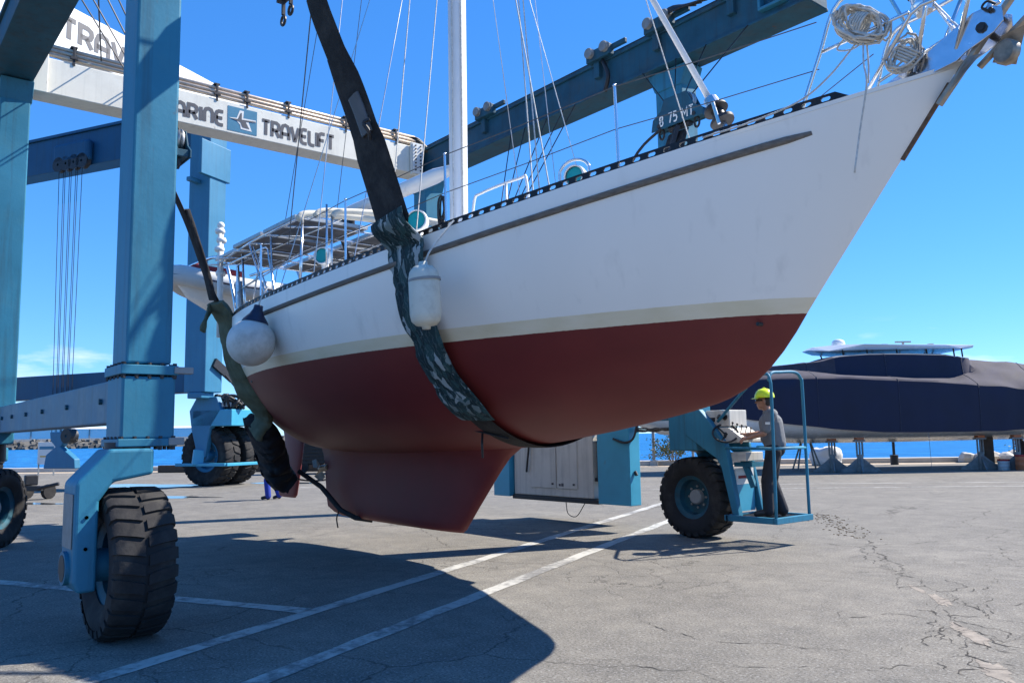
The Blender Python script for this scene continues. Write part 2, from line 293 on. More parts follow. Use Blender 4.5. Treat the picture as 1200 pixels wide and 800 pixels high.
# ------------------------------------------------------------------ mesh helpers
class MB:
    def __init__(s): s.v = []; s.f = []; s.m = []
    def add(s, vs, fs, mi=0):
        o = len(s.v); s.v += [tuple(q) for q in vs]; s.f += [tuple(i+o for i in q) for q in fs]; s.m += [mi]*len(fs); return s
    def box(s, x0, x1, y0, y1, z0, z1, mi=0):
        return s.add([(x0, y0, z0), (x1, y0, z0), (x1, y1, z0), (x0, y1, z0), (x0, y0, z1), (x1, y0, z1), (x1, y1, z1), (x0, y1, z1)],
                     [(3, 2, 1, 0), (4, 5, 6, 7), (0, 1, 5, 4), (1, 2, 6, 5), (2, 3, 7, 6), (3, 0, 4, 7)], mi)
    def obox(s, c, ax, ay, az, mi=0):
        c = V(c); ax = V(ax); ay = V(ay); az = V(az); vs = []
        for k in (-1, 1):
            for i, j in ((-1, -1), (1, -1), (1, 1), (-1, 1)): vs.append(c+ax*i+ay*j+az*k)
        return s.add(vs, [(3, 2, 1, 0), (4, 5, 6, 7), (0, 1, 5, 4), (1, 2, 6, 5), (2, 3, 7, 6), (3, 0, 4, 7)], mi)
    def bar(s, p, q, w, h, upd=(0, 0, 1), mi=0):
        p = V(p); q = V(q); d = (q-p); L_ = d.length; d.normalize(); u = V(upd)
        if abs(d.dot(u)) > .98: u = V((1, 0, 0))
        sd_ = d.cross(u).normalized(); u = sd_.cross(d).normalized()
        return s.obox((p+q)/2, d*(L_/2), sd_*(w/2), u*(h/2), mi)
    def tube(s, pts, r, n=8, closed=False, cap=True, mi=0):
        pts = [V(p) for p in pts]; N = len(pts); rs = r if isinstance(r, (list, tuple)) else [r]*N
        ref = None; rings = []
        for i, p in enumerate(pts):
            a = pts[(i-1) % N] if (closed or i) else p; b = pts[(i+1) % N] if (closed or i < N-1) else p
            d = (b-a)
            if d.length < 1e-9: d = V((0, 0, 1))
            d.normalize()
            if ref is None: ref = d.orthogonal().normalized()
            ref = (ref - d*ref.dot(d))
            if ref.length < 1e-6: ref = d.orthogonal()
            ref.normalize(); bi = d.cross(ref)
            rings.append([p+(ref*math.cos(2*PI*k/n)+bi*math.sin(2*PI*k/n))*rs[i] for k in range(n)])
        vs = [q for ring in rings for q in ring]; fs = []
        for i in range(N if closed else N-1):
            j = (i+1) % N
            for k in range(n):
                k2 = (k+1) % n; fs.append((i*n+k, i*n+k2, j*n+k2, j*n+k))
        if cap and not closed: fs += [tuple(range(n-1, -1, -1)), tuple((N-1)*n+k for k in range(n))]
        return s.add(vs, fs, mi)
    def prism(s, poly, vec, mi=0):
        vec = V(vec); n = len(poly); a = [V(p) for p in poly]; b = [p+vec for p in a]
        return s.add(a+b, [tuple(range(n-1, -1, -1)), tuple(range(n, 2*n))]+[(i, (i+1) % n, n+(i+1) % n, n+i) for i in range(n)], mi)
    def lathe(s, prof, c, axis, n=32, mi=0, caps=False):
        axis = V(axis).normalized(); u = axis.orthogonal().normalized(); w = axis.cross(u); c = V(c); m = len(prof); vs = []
        for k in range(n):
            d = u*math.cos(2*PI*k/n)+w*math.sin(2*PI*k/n)
            for (r, h) in prof: vs.append(c+axis*h+d*r)
        fs = []
        for k in range(n):
            k2 = (k+1) % n
            for i in range(m-1): fs.append((k*m+i, k*m+i+1, k2*m+i+1, k2*m+i))
        return s.add(vs, fs, mi)
    def ball(s, c, r, nu=14, nv=9, sc=(1, 1, 1), mi=0):
        c = V(c); vs = [c+V((0, 0, r*sc[2]))]
        for i in range(1, nv):
            t = PI*i/nv
            for k in range(nu): a = 2*PI*k/nu; vs.append(c+V((r*sc[0]*math.sin(t)*math.cos(a), r*sc[1]*math.sin(t)*math.sin(a), r*sc[2]*math.cos(t))))
        vs.append(c-V((0, 0, r*sc[2]))); fs = []
        for k in range(nu): fs.append((0, 1+k, 1+(k+1) % nu))
        for i in range(nv-2):
            for k in range(nu): a = 1+i*nu+k; b = 1+i*nu+(k+1) % nu; fs.append((a, a+nu, b+nu, b))
        e = len(vs)-1; o = 1+(nv-2)*nu
        for k in range(nu): fs.append((e, o+(k+1) % nu, o+k))
        return s.add(vs, fs, mi)
    def capsule(s, p, q, r0, r1, n=12):
        p = V(p); q = V(q); s.ball(p, r0, n, 8); s.ball(q, r1, n, 8); s.tube([p, q], [r0, r1], n); return s
    def mesh(s, name, mats):
        me = bpy.data.meshes.new(name); me.from_pydata(s.v, [], s.f)
        for mm in (mats if isinstance(mats, (list, tuple)) else [mats]): me.materials.append(mm)
        if any(s.m): me.polygons.foreach_set('material_index', s.m)
        bm = bmesh.new(); bm.from_mesh(me); bmesh.ops.recalc_face_normals(bm, faces=bm.faces); bm.to_mesh(me); bm.free(); me.update()
        return me
    def build(s, name, mats, parent=None, smooth=False, bevel=0., seg=2, auto=None):
        me = s.mesh(name, mats); o = bpy.data.objects.new(name, me); COL.objects.link(o)
        if smooth or auto:
            me.polygons.foreach_set('use_smooth', [True]*len(me.polygons))
            if auto: me.set_sharp_from_angle(angle=math.radians(auto))
        if bevel:
            md = o.modifiers.new('bevel', 'BEVEL'); md.width = bevel; md.segments = seg; md.limit_method = 'ANGLE'; md.angle_limit = math.radians(40)
        if parent is not None: adopt(o, parent)
        return o
ROOTLOC = {}
def adopt(o, parent):
    o.parent = parent
    if parent.name in ROOTLOC: o.matrix_parent_inverse = Matrix.Translation(-ROOTLOC[parent.name])
def root(name, loc, label, cat, group=None):
    o = bpy.data.objects.new(name, None); COL.objects.link(o); o.location = loc; o.empty_display_size = .2
    ROOTLOC[o.name] = V(loc); return tag(o, label, cat, group)
def tag(o, label, cat, group=None, kind=None):
    o['label'] = label
    if cat: o['category'] = cat
    if group: o['group'] = group
    if kind: o['kind'] = kind
    return o
def setting(o, kind='structure'):
    o['kind'] = kind; return o
def lerp(a, b, t): return a+(b-a)*t
def interp(tab, x):
    if x <= tab[0][0]: return tab[0][1]
    for (a, b), (c, d) in zip(tab, tab[1:]):
        if x <= c: return b+(d-b)*(x-a)/(c-a)
    return tab[-1][1]
def smoothpath(pts, n=8):
    P = [V(p) for p in pts]; P = [P[0]*2-P[1]]+P+[P[-1]*2-P[-2]]; o = []
    for i in range(1, len(P)-2):
        for k in range(n):
            t = k/n; a, b, c, d = P[i-1], P[i], P[i+1], P[i+2]
            o.append(.5*((2*b)+(c-a)*t+(2*a-5*b+4*c-d)*t*t+(3*b-a-3*c+d)*t**3))
    o.append(P[-2]); return o
def remeshed(mbv, name, mats, parent, voxel=.012, smooth_it=4):
    me = mbv.mesh(name+'_raw', mats); tmp = bpy.data.objects.new('tmp', me); COL.objects.link(tmp)
    r = tmp.modifiers.new('r', 'REMESH'); r.mode = 'VOXEL'; r.voxel_size = voxel; r.use_smooth_shade = True
    sm = tmp.modifiers.new('s', 'SMOOTH'); sm.iterations = smooth_it; sm.factor = .5
    dg = bpy.context.evaluated_depsgraph_get(); me2 = bpy.data.meshes.new_from_object(tmp.evaluated_get(dg)); me2.name = name
    bpy.data.objects.remove(tmp); me2.materials.clear(); me2.materials.append(mats)
    me2.polygons.foreach_set('use_smooth', [True]*len(me2.polygons))
    o = bpy.data.objects.new(name, me2); COL.objects.link(o)
    if parent is not None: adopt(o, parent)
    return o

# stroke lettering: rounded sign-painter capitals
GLY = {
 'M': (.86, [[(0, 0), (0, .72), (.1, .95), (.2, 1), (.3, .97), (.43, .75), (.43, .0)], [(.43, .75), (.56, .97), (.66, 1), (.76, .95), (.86, .72), (.86, 0)]]),
 'A': (.6, [[(0, 0), (0, .62), (.1, .92), (.3, 1), (.5, .92), (.6, .62), (.6, 0)], [(0, .36), (.6, .36)]]),
 'R': (.58, [[(0, 0), (0, 1), (.36, 1), (.53, .9), (.56, .72), (.5, .54), (.34, .46), (.0, .46)], [(.3, .46), (.58, 0)]]),
 'I': (.0, [[(0, 0), (0, 1)]]),
 'N': (.56, [[(0, 0), (0, .72), (.1, .94), (.28, 1), (.46, .94), (.56, .72), (.56, 0)]]),
 'E': (.5, [[(.5, 1), (.2, 1), (.06, .92), (0, .75), (0, .25), (.06, .08), (.2, 0), (.5, 0)], [(0, .5), (.44, .5)]]),
 'T': (.6, [[(0, 1), (.6, 1)], [(.3, 1), (.3, 0)]]),
 'V': (.6, [[(0, 1), (.26, .06), (.34, .06), (.6, 1)]]),
 'L': (.45, [[(0, 1), (0, .2), (.06, .05), (.18, 0), (.45, 0)]]),
 'F': (.5, [[(.5, 1), (.2, 1), (.06, .92), (0, .75), (0, 0)], [(0, .5), (.42, .5)]]),
 '8': (.5, [[(.25, .52), (.06, .62), (.03, .8), (.12, .97), (.25, 1), (.38, .97), (.47, .8), (.44, .62), (.25, .52), (.04, .4), (0, .2), (.1, .04), (.25, 0), (.4, .04), (.5, .2), (.46, .4), (.25, .52)]]),
 '7': (.5, [[(0, 1), (.5, 1), (.2, 0)]]),
 '5': (.5, [[(.46, 1), (.06, 1), (.03, .56), (.25, .62), (.45, .52), (.5, .3), (.42, .08), (.22, 0), (0, .06)]]),
 ' ': (.25, []),
 'm': (.7, [[(0, 0), (0, 1), (.35, .35), (.7, 1), (.7, 0)]]),
}
def letters(text, org, ux, uz, nrm, hgt, th, track=.24, depth=.004, target=None):
    org = V(org); ux = V(ux); uz = V(uz); nrm = V(nrm); mb = MB(); x = 0
    tot = sum(GLY[c][0]+track for c in text)-track
    kx = hgt if target is None else target/tot
    for c in text:
        w, st = GLY[c]
        for pl in st:
            P = [V((a*kx+x*kx, b*hgt)) for a, b in [(q[0], q[1]) for q in pl]]
            Lf, Rt = [], []
            for i, p in enumerate(P):
                d0 = (P[i]-P[i-1]).normalized() if i else None; d1 = (P[i+1]-P[i]).normalized() if i < len(P)-1 else None
                d = ((d0 or d1)+(d1 or d0)); d = d.normalized() if d.length > 1e-6 else (d0 or d1)
                nn = V((-d.y, d.x)); k = 1.0
                if d0 and d1: k = min(1/max(.4, nn.dot(V((-d0.y, d0.x)))), 1.6)
                Lf.append(p+nn*(th/2*k)); Rt.append(p-nn*(th/2*k))
            n = len(P); vs = [org+ux*q.x+uz*q.y+nrm*depth for q in Lf+Rt]
            mb.add(vs, [(i, i+1, n+i+1, n+i) for i in range(n-1)])
        x += w+track
    return mb

def wheel(parent, c, axis, r, w, rimw=None, lugs=26, hubside=(1, -1), tyre_mat=RUBBER, rim_mat=RIMP, n=52):
    """wheel = rim drum with tyre (lugged tread) and hub"""
    c = V(c); a = V(axis).normalized(); mb = MB(); hw = w/2; rr = r*.55
    mb.lathe([(rr, -hw*.72), (rr*1.06, -hw*.80), (rr*1.06, -hw*.74), (rr*.80, -hw*.55), (rr*.76, -hw*.1), (rr*.30, -hw*.06), (rr*.0, -hw*.06)], c, a, 36)
    mb.lathe([(rr, hw*.72), (rr*1.06, hw*.80), (rr*1.06, hw*.74), (rr*.80, hw*.55), (rr*.76, hw*.1), (rr*.30, hw*.06), (rr*.0, hw*.06)], c, a, 36)
    wh = mb.build('wheel', rim_mat, parent, auto=35)
    mb = MB()
    prof = [(rr*.98, -hw*.74), (rr*1.12, -hw*.86), (r*.72, -hw*1.0), (r*.84, -hw*1.0), (r*.94, -hw*.92), (r*.968, -hw*.8), (r*.974, 0), (r*.968, hw*.8), (r*.94, hw*.92), (r*.84, hw*1.0), (r*.72, hw*1.0), (rr*1.12, hw*.86), (rr*.98, hw*.74)]
    mb.lathe(prof, c, a, n)
    u = a.orthogonal().normalized(); v2 = a.cross(u)
    for k in range(lugs):
        for s in (-1, 1):
            th = 2*PI*(k+(.5 if s > 0 else 0))/lugs; dth = 2*PI/lugs*.33
            vs = []
            # lug: shoulder block that runs in towards the centre, slightly swept
            for (h, rad, sw, ww) in ((hw*1.02, r*.865, .0, .95), (hw*1.0, r*.955, .0, .95), (hw*.86, r*1.0, .0, 1.0), (hw*.42, r*1.008, .35, .95), (hw*.06, r*1.008, .75, .85)):
                for e in (-1, 1):
                    t = th+dth*(e*ww+sw*1.2)
                    vs.append(c+a*(s*h)+(u*math.cos(t)+v2*math.sin(t))*rad)
            for (h, rad, sw, ww) in ((hw*.98, r*.84, 0, .95), (hw*.06, r*.93, .75, .85)):
                for e in (-1, 1):
                    t = th+dth*(e*ww+sw*1.2); vs.append(c+a*(s*h)+(u*math.cos(t)+v2*math.sin(t))*rad)
            fs = [(0, 1, 3, 2), (2, 3, 5, 4), (4, 5, 7, 6), (6, 7, 9, 8), (8, 9, 13, 12), (0, 2, 4, 6, 8, 12, 10), (1, 11, 13, 9, 7, 5, 3)]
            mb.add(vs, fs)
    mb.build('tyre', tyre_mat, wh, auto=40)
    mb = MB()
    for s in hubside:
        mb.lathe([(0, s*hw*.42), (rr*.28, s*hw*.42), (rr*.34, s*hw*.34), (rr*.36, s*hw*.05)], c, a, 20)
        for k in range(8):
            t = 2*PI*k/8; q = c+(u*math.cos(t)+v2*math.sin(t))*rr*.48
            mb.tube([q+a*(s*hw*.05), q+a*(s*hw*.16)], .018, 6)
    mb.build('hub', GREYP, wh, auto=35)
    return wh

# ------------------------------------------------------------------ setting: ground, quay, sea
QD = V((.759, .651, 0)); QN = V((-.651, .759, 0))            # along the quay edge, and out to sea
Q0 = V((-26.2, 29.2, 0))
mb = MB()
g = [Q0-QD*400, Q0+QD*400, Q0+QD*400-QN*400, Q0-QD*400-QN*400]
mb.add([q+V((0, 0, 0)) for q in g], [(0, 1, 2, 3)])
ground = setting(mb.build('ground', ASPH)); ground['label'] = 'worn grey asphalt yard with cracks'
mb = MB(); mb.prism([Q0-QD*400, Q0+QD*400, Q0+QD*400+QN*.8, Q0-QD*400+QN*.8], (0, 0, .22))
mb.prism([Q0-QD*400+QN*.8+V((0,0,-4)), Q0+QD*400+QN*.8+V((0,0,-4)), Q0+QD*400+QN*1.0+V((0,0,-4)), Q0-QD*400+QN*1.0+V((0,0,-4))], (0, 0, 4.1))
qk = setting(mb.build('quay_edge', CONC, bevel=.03)); qk['label'] = 'pale concrete quay edge along the water'
mb = MB(); mb.add([Q0-QD*300-QN*.02+V((0,0,.006)), Q0+QD*300-QN*.02+V((0,0,.006)), Q0+QD*300-QN*1.6+V((0,0,.006)), Q0-QD*300-QN*1.6+V((0,0,.006))], [(0, 1, 2, 3)])
o = setting(mb.build('dirt_strip', SAND)); o['label'] = 'sandy dirt strip beside the quay edge'
mb = MB(); sA = Q0+QN*1.0
mb.add([sA-QD*9000+V((0,0,-1.7)), sA+QD*9000+V((0,0,-1.7)), sA+QD*9000+QN*14000+V((0,0,-1.7)), sA-QD*9000+QN*14000+V((0,0,-1.7))], [(0, 1, 2, 3)])
o = setting(mb.build('sea', SEA)); o['label'] = 'deep blue choppy sea beyond the quay'

def groundline(name, p, q, w, z=.004, label=None):
    p = V((*p, z)); q = V((*q, z)); d = (q-p).normalized(); s = V((-d.y, d.x, 0))*w/2; mb = MB()
    n = max(2, int((q-p).length/.25)); A = []; B = []
    for i in range(n+1):
        c = p.lerp(q, i/n); A.append(c+s*(1+.10*math.sin(i*1.7)+.06*random.uniform(-1, 1))); B.append(c-s*(1+.10*math.cos(i*1.3)+.06*random.uniform(-1, 1)))
    mb.add(A+B, [(i, i+1, n+2+i, n+1+i) for i in range(n)])
    o = mb.build(name, PAINT); setting(o); o['label'] = label or 'worn white painted line on the asphalt'; return o
groundline('painted_line', (-4.0, -2.7), (-14.6, 19.6), .165)
groundline('painted_line', (-3.2, -2.0), (-13.3, 19.3), .165, .0045)
groundline('painted_line', (-12.5, .75), (-6.95, 3.34), .19)
groundline('painted_line', (-16.9, 15.2), (-5.2, 26.5), .13)
groundline('painted_line', (-14.1, 20.4), (-2.0, 31.5), .12)
groundline('painted_line', (-24.5, 11.5), (-16.5, 15.4), .12)

# open cracks that can be followed with the eye: narrow dark ragged strips in the asphalt
CRK = mat('crack_fill', (.050, .044, .038), .95, var=.45, vscale=18)
def crackstrip(pts, w, jit=.06, seed=1):
    rnd = random.Random(seed); P = smoothpath([(*p, .003) for p in pts], 40); A = []; B = []
    n = len(P)
    for i, c in enumerate(P):
        t = P[min(i+1, n-1)]-P[max(i-1, 0)]; t.normalize(); s = V((-t.y, t.x, 0))
        off = s*(jit*(mnoise.noise(c*4.1+V((seed, 0, 0)))+.5*mnoise.noise(c*13+V((seed, 2, 0)))))
        ww = w*max(.12, .25+1.3*mnoise.noise(c*5+V((0, seed, 0)))+.7*mnoise.noise(c*21+V((0, seed, 1))))*min(1, .15+min(i, n-1-i)/8); A.append(c+off+s*ww/2); B.append(c+off-s*ww/2)
    mb = MB(); mb.add(A+B, [(i, i+1, n+i+1, n+i) for i in range(n-1)]); o = mb.build('crack', CRK, ground); return o
CR = [
    ([(-8.45, 14.11), (-7.03, 12.47), (-6.10, 11.38), (-5.07, 9.83), (-4.41, 8.89), (-3.98, 8.44), (-3.52, 7.95), (-3.08, 7.49), (-2.85, 7.26)], 0.045),
    ([(-5.36, 9.75), (-4.76, 9.21), (-4.25, 8.52), (-4.04, 8.24)], 0.030),
    ([(-3.49, 7.70), (-3.08, 7.02), (-2.85, 6.71), (-2.59, 6.16), (-2.43, 5.86), (-2.27, 5.58)], 0.035),
    ([(-5.32, 7.32), (-4.83, 7.60), (-4.33, 7.89)], 0.022),
    ([(-4.95, 5.28), (-4.25, 5.05), (-3.80, 5.07), (-3.45, 5.29), (-3.06, 5.50)], 0.022),
    ([(-4.17, 4.06), (-3.63, 4.22), (-3.51, 4.50), (-3.21, 4.71), (-2.99, 4.94), (-2.73, 5.30), (-2.40, 5.51)], 0.020),
    ([(-2.99, 7.39), (-3.16, 8.04), (-3.37, 8.65), (-3.59, 9.54)], 0.016),
    ([(-2.58, 6.52), (-2.47, 6.49), (-2.44, 6.82)], 0.035),
    ([(-4.80, 9.89), (-4.30, 9.65), (-3.93, 9.84), (-3.40, 9.88)], 0.014),
    ([(-4.38, 11.52), (-3.87, 10.50), (-3.40, 9.88)], 0.020),
    ([(-3.54, 7.65), (-3.10, 6.86), (-2.91, 6.25), (-2.60, 5.74)], 0.020),
    ([(-6.10, 11.38), (-5.96, 12.35), (-4.97, 10.96), (-4.30, 9.65)], 0.012),
    ([(-8.13, 16.75), (-7.07, 14.23), (-5.96, 12.35)], 0.012),
    ([(-8.02, 18.22), (-6.41, 16.24), (-5.15, 14.62)], 0.014),
    ([(-4.19, 6.99), (-3.70, 6.47), (-3.40, 6.13)], 0.010),
]
for i, (p, w) in enumerate(CR): crackstrip(p, w*.62, .10, i+3)
rnd = random.Random(12)
for i in range(44):          # short branches off the long cracks
    p, w = CR[rnd.choice((0, 0, 0, 0, 1, 2, 2, 2, 7, 9, 10))]; k = rnd.randrange(1, len(p)); a = V((*p[k], 0)).lerp(V((*p[k-1], 0)), rnd.random()); an = rnd.uniform(0, 2*PI); L_ = rnd.uniform(.25, .8)
    crackstrip([(a.x, a.y), (a.x+L_*.5*math.cos(an), a.y+L_*.5*math.sin(an)), (a.x+L_*math.cos(an+.5), a.y+L_*math.sin(an+.5))], .014, .08, 40+i)
PATCH = mat('dusty_patch', (.235, .205, .172), .95, var=.35, vscale=9, bump=.4)
def patch(c, rx, ry, ang, seed):
    mb = MB(); n = 60; vs = []; ca, sa = math.cos(ang), math.sin(ang)
    for k in range(n):
        t = 2*PI*k/n; rr = 1+.5*mnoise.noise(V((math.cos(t)*1.6+seed, math.sin(t)*1.6, 0)))+.4*mnoise.noise(V((math.cos(t)*5+seed, math.sin(t)*5, 3)))+.25*mnoise.noise(V((math.cos(t)*14+seed, math.sin(t)*14, 3)))
        x, y = rx*rr*math.cos(t), ry*rr*math.sin(t); vs.append((c[0]+x*ca-y*sa, c[1]+x*sa+y*ca, .002))
    mb.add(vs, [tuple(range(n))]); return mb.build('dust_patch', PATCH, ground)
patch((-3.40, 7.62), .26, .055, 2.25, 1); patch((-2.74, 6.55), .30, .07, 2.3, 2); patch((-2.24, 5.68), .2, .08, 2.2, 5); patch((-3.77, 7.99), .22, .035, 2.3, 6)
DIRT = mat('brown_dirt', (.12, .085, .05), .95, var=.5, vscale=25)
rnd = random.Random(31); mb = MB()
for i in range(130):      # crumbs of dirt and dry leaves gathered along the crack
    t = rnd.random(); c = V((*(-8.14, 13.73), 0)).lerp(V((*(-6.01, 11.20), 0)), t)+V((rnd.gauss(0, .11), rnd.gauss(0, .16), 0))*1.0; q = rnd.uniform(.004, .018)*(.5+rnd.random()); mb.obox(c+V((0, 0, .004)), (q, 0, 0), (0, q*.6, 0), (0, 0, .004))
o_ = mb.build('dirt_crumbs', DIRT); tag(o_, 'brown crumbs of dirt gathered along the crack near the operator cage', None, kind='stuff')
# a puddle of wash water in the far left of the yard
WET = mat('wet_puddle', (.03, .04, .05), .06, var=.1, spec=.6)
for i, (c, rx, ry, an) in enumerate((((-30.5, 8.4), 2.6, .9, .5), ((-26.5, 6.0), 1.3, .3, .4), ((-24.2, 6.8), 2.2, .35, .6), ((-24.0, 4.2), 1.0, .25, .5), ((-27.5, 12.3), 1.6, .4, .5))):
    mb = MB(); n = 30; vs = []
    for k in range(n):
        t = 2*PI*k/n; rr = 1+.6*mnoise.noise(V((math.cos(t)*1.5+i*3, math.sin(t)*1.5, 1)))
        x, y = rx*rr*math.cos(t), ry*rr*math.sin(t); vs.append((c[0]+x*math.cos(an)-y*math.sin(an), c[1]+x*math.sin(an)+y*math.cos(an), .004))
    mb.add(vs, [tuple(range(n))]); o = setting(mb.build('puddle', WET)); o['label'] = 'shallow puddle of wash water on the yard'

# ------------------------------------------------------------------ the sailboat hanging in the slings
YC = 5.85
def sheer_z(x):
    if x > -10.9: return 3.11+.00957*(x+10.9)**2.09
    return 3.11+.012*(x+10.9)**2
def half_b(x):
    if x > -9.2: return 2.0*(1-min(1, (x+9.2)/7.0)**2.2)
    return max(.0, 2.0-.081*(x+9.2)**2-.02*max(0, -13.2-x)**2*20)
ZB = [(-14.1, 3.15), (-14.0, 2.86), (-13.8, 2.52), (-13.5, 2.18), (-13.1, 1.88), (-12.6, 1.64), (-12.1, 1.46), (-11.6, 1.36), (-10.8, 1.31), (-9.5, 1.29), (-8.2, 1.31), (-7.1, 1.35), (-6.6, 1.40), (-6.2, 1.445), (-5.6, 1.52), (-5.1, 1.595), (-4.7, 1.665), (-4.36, 1.735), (-4.15, 1.80), (-3.94, 1.91), (-3.76, 2.055), (-3.59, 2.25), (-3.45, 2.435), (-2.2, 3.985)]
def hull_pt(x, s):
    """s 0 at keel line .. 1 at sheer; returns half breadth and z"""
    zb = min(interp(ZB, x), sheer_z(x)-.001); zs = sheer_z(x); b = half_b(x)
    t = (x+14.1)/11.9
    # section fullness: wineglass aft, round amidships, V forward
    pq = interp([(0, 1.5), (.25, 1.75), (.42, 2.0), (.55, 2.0), (.72, 1.62), (.86, 1.28), (1, 1.08)], t)
    tau = s**1.55 if s < 1 else 1
    yy = b*max(0, 1-(1-tau)**pq)**(1/pq)
    return yy, zb+(zs-zb)*tau
def hull_y_at(x, z):
    lo, hi = 0., 1.
    for _ in range(30):
        mid = (lo+hi)/2
        if hull_pt(x, mid)[1] < z: lo = mid
        else: hi = mid
    return hull_pt(x, lo)[0]
boat = root('sailboat', (-8, YC, 0), 'white sailboat with cream stripe and red bottom hanging in slings', 'sailboat')
NX, NS = 90, 30
xs = []
for i in range(NX+1):
    t = i/NX; xs.append(-14.09+11.89*(t*.6+.4*(.5-.5*math.cos(PI*t))))
mb = MB(); vs = []
for x in xs:
    for j in range(-NS, NS+1):
        s = abs(j)/NS; yy, z = hull_pt(x, s); vs.append((x, YC+(yy if j > 0 else -yy), z))
W = 2*NS+1; fs = []
for i in range(NX):
    for j in range(W-1): fs.append((i*W+j, i*W+j+1, (i+1)*W+j+1, (i+1)*W+j))
mb.add(vs, fs); hull = mb.build('hull', HULLM, boat, smooth=True)
# deck and low coachroof
mb = MB(); vs = []; fs = []; DN = 60
for i in range(DN+1):
    x = -14.0+11.75*i/DN; b = half_b(x)*.995; z = sheer_z(x)-.03
    for k in (-1, -.5, 0, .5, 1): vs.append((x, YC+b*k, z+.06*(1-k*k)*min(1, b)))
for i in range(DN):
    for k in range(4): fs.append((i*5+k, i*5+k+1, i*5+6+k, i*5+5+k))
mb.add(vs, fs); mb.build('deck', YACHTW, boat, smooth=True)
mb = MB(); poly = [(-5.2, .45), (-6.2, .85), (-8.5, 1.15), (-11.0, 1.1), (-11.0, -1.1), (-8.5, -1.15), (-6.2, -.85), (-5.2, -.45)]
mb.prism([(x, YC+y, 3.15) for x, y in poly], (0, 0, .48)); mb.build('coachroof', YACHTW, boat, bevel=.06, seg=3)

def along(x, off=0., dz=0., side=-1):
    z = sheer_z(x)+dz; return V((x, YC+side*(hull_y_at(x, min(z, sheer_z(x)-.0005))+off), z))
# toe rail: perforated strip, real slots
def toe_rail(side):
    mb = MB(); L0, L1 = -13.7, -2.82; x = L0; stations = []
    pitch = .116; n = int((L1-L0)/pitch); hz = .066; th = .012
    def P(x, h, o): return V((x, YC+side*(half_b(x)-.03+o), sheer_z(x)+h))
    for i in range(n):
        a = L0+i*pitch; b = a+pitch; h1 = .017; h2 = .049; s0 = a+.029; s1 = b-.029; r = .010
        if b > L1-.2: hzb = max(.02, hz*(L1-b)/.2) if b > L1-.08 else hz
        for o in (0, th):
            q = {}
            def g(nm, x, h): q[nm] = P(x, h, o)
            g('a0', a, 0); g('b0', b, 0); g('a1', a, hz); g('b1', b, hz)
            ring = [(s0+r, h1), (s1-r, h1), (s1, h1+r), (s1, h2-r), (s1-r, h2), (s0+r, h2), (s0, h2-r), (s0, h1+r)]
            rv = [P(x_, h_, o) for x_, h_ in ring]
            base = [q['a0'], q['b0'], q['b1'], q['a1']]+rv
            mb.add(base, [(0, 1, 5, 4), (1, 6, 5), (1, 2, 7, 6), (2, 8, 7), (2, 3, 9, 8), (3, 10, 9), (3, 0, 11, 10), (0, 4, 11)])
        ri = [P(x_, h_, 0) for x_, h_ in ring]; ro = [P(x_, h_, th) for x_, h_ in ring]
        mb.add(ri+ro, [(k, (k+1) % 8, 8+(k+1) % 8, 8+k) for k in range(8)])
        mb.add([P(a, hz, 0), P(b, hz, 0), P(b, hz, th), P(a, hz, th)], [(0, 1, 2, 3)])
    a = L0+n*pitch
    mb.add([P(a, 0, 0), P(a+.09, 0, 0), P(a, hz, 0), P(a, 0, th), P(a+.09, 0, th), P(a, hz, th)], [(0, 1, 2), (3, 4, 5), (1, 2, 5, 4)])
    mb.build('toe_rail', TOER, boat)
toe_rail(-1); toe_rail(1)
# rubbing strake
for side in (-1, 1):
    mb = MB(); P = []
    N = 70; x0, x1 = -13.4, -3.08; vs = []
    for i in range(N+1):
        x = lerp(x0, x1, i/N); k = min(1, (N-i)/1.5+.25) * min(1, i/2+.2); zc = sheer_z(x)-.172
        y0 = hull_y_at(x, zc-.024); y1 = hull_y_at(x, zc+.024)
        for (dz, oo) in ((-.025, -.01), (-.024, .016), (-.013, .030), (.013, .030), (.024, .016), (.025, -.01)):
            yy = lerp(y0, y1, (dz+.025)/.05); vs.append((x, YC+side*(yy+(oo if oo < 0 else oo*k)), zc+dz*(.4+.6*k)))
    fs = []
    for i in range(N):
        for k in range(5): fs.append((i*6+k, i*6+k+1, i*6+7+k, i*6+6+k))
    fs += [(0, 1, 2, 3, 4, 5), tuple(N*6+k for k in range(6))]
    mb.add(vs, fs); mb.build('rubbing_strake', STRAKE, boat, auto=50)
# fin keel with filleted root
mb = MB(); rows = []
KZ = [(1.72, -12.2, -6.3, .92), (1.58, -12.0, -6.55, .66), (1.47, -11.85, -6.78, .48), (1.37, -11.72, -6.98, .365), (1.26, -11.65, -7.17, .29), (1.12, -11.61, -7.32, .245), (.9, -11.58, -7.53, .215), (.65, -11.55, -7.77, .20), (.5, -11.5, -7.91, .19), (.41, -11.3, -7.99, .165), (.37, -11.05, -8.06, .12)]
NP = 34
for z, xa, xf, th in KZ:
    row = []
    for k in range(NP):
        a = 2*PI*k/NP; c = .5+.5*math.cos(a); x = lerp(xa, xf, c)
        d = 1-c; prof = 1.48*(1.26*math.sqrt(max(d, 0))-.54*d-.72*d**2.2)
        row.append(V((x, YC+th*prof*(1 if math.sin(a) >= 0 else -1), z+(.02*(1-c) if z < .45 else 0))))
    rows.append(row)
vs = [q for r_ in rows for q in r_]; fs = []
for i in range(len(rows)-1):
    for k in range(NP): fs.append((i*NP+k, i*NP+(k+1) % NP, (i+1)*NP+(k+1) % NP, (i+1)*NP+k))
fs.append(tuple((len(rows)-1)*NP+k for k in range(NP)))
mb.add(vs, fs); mb.build('keel', ANTIF, boat, auto=60)
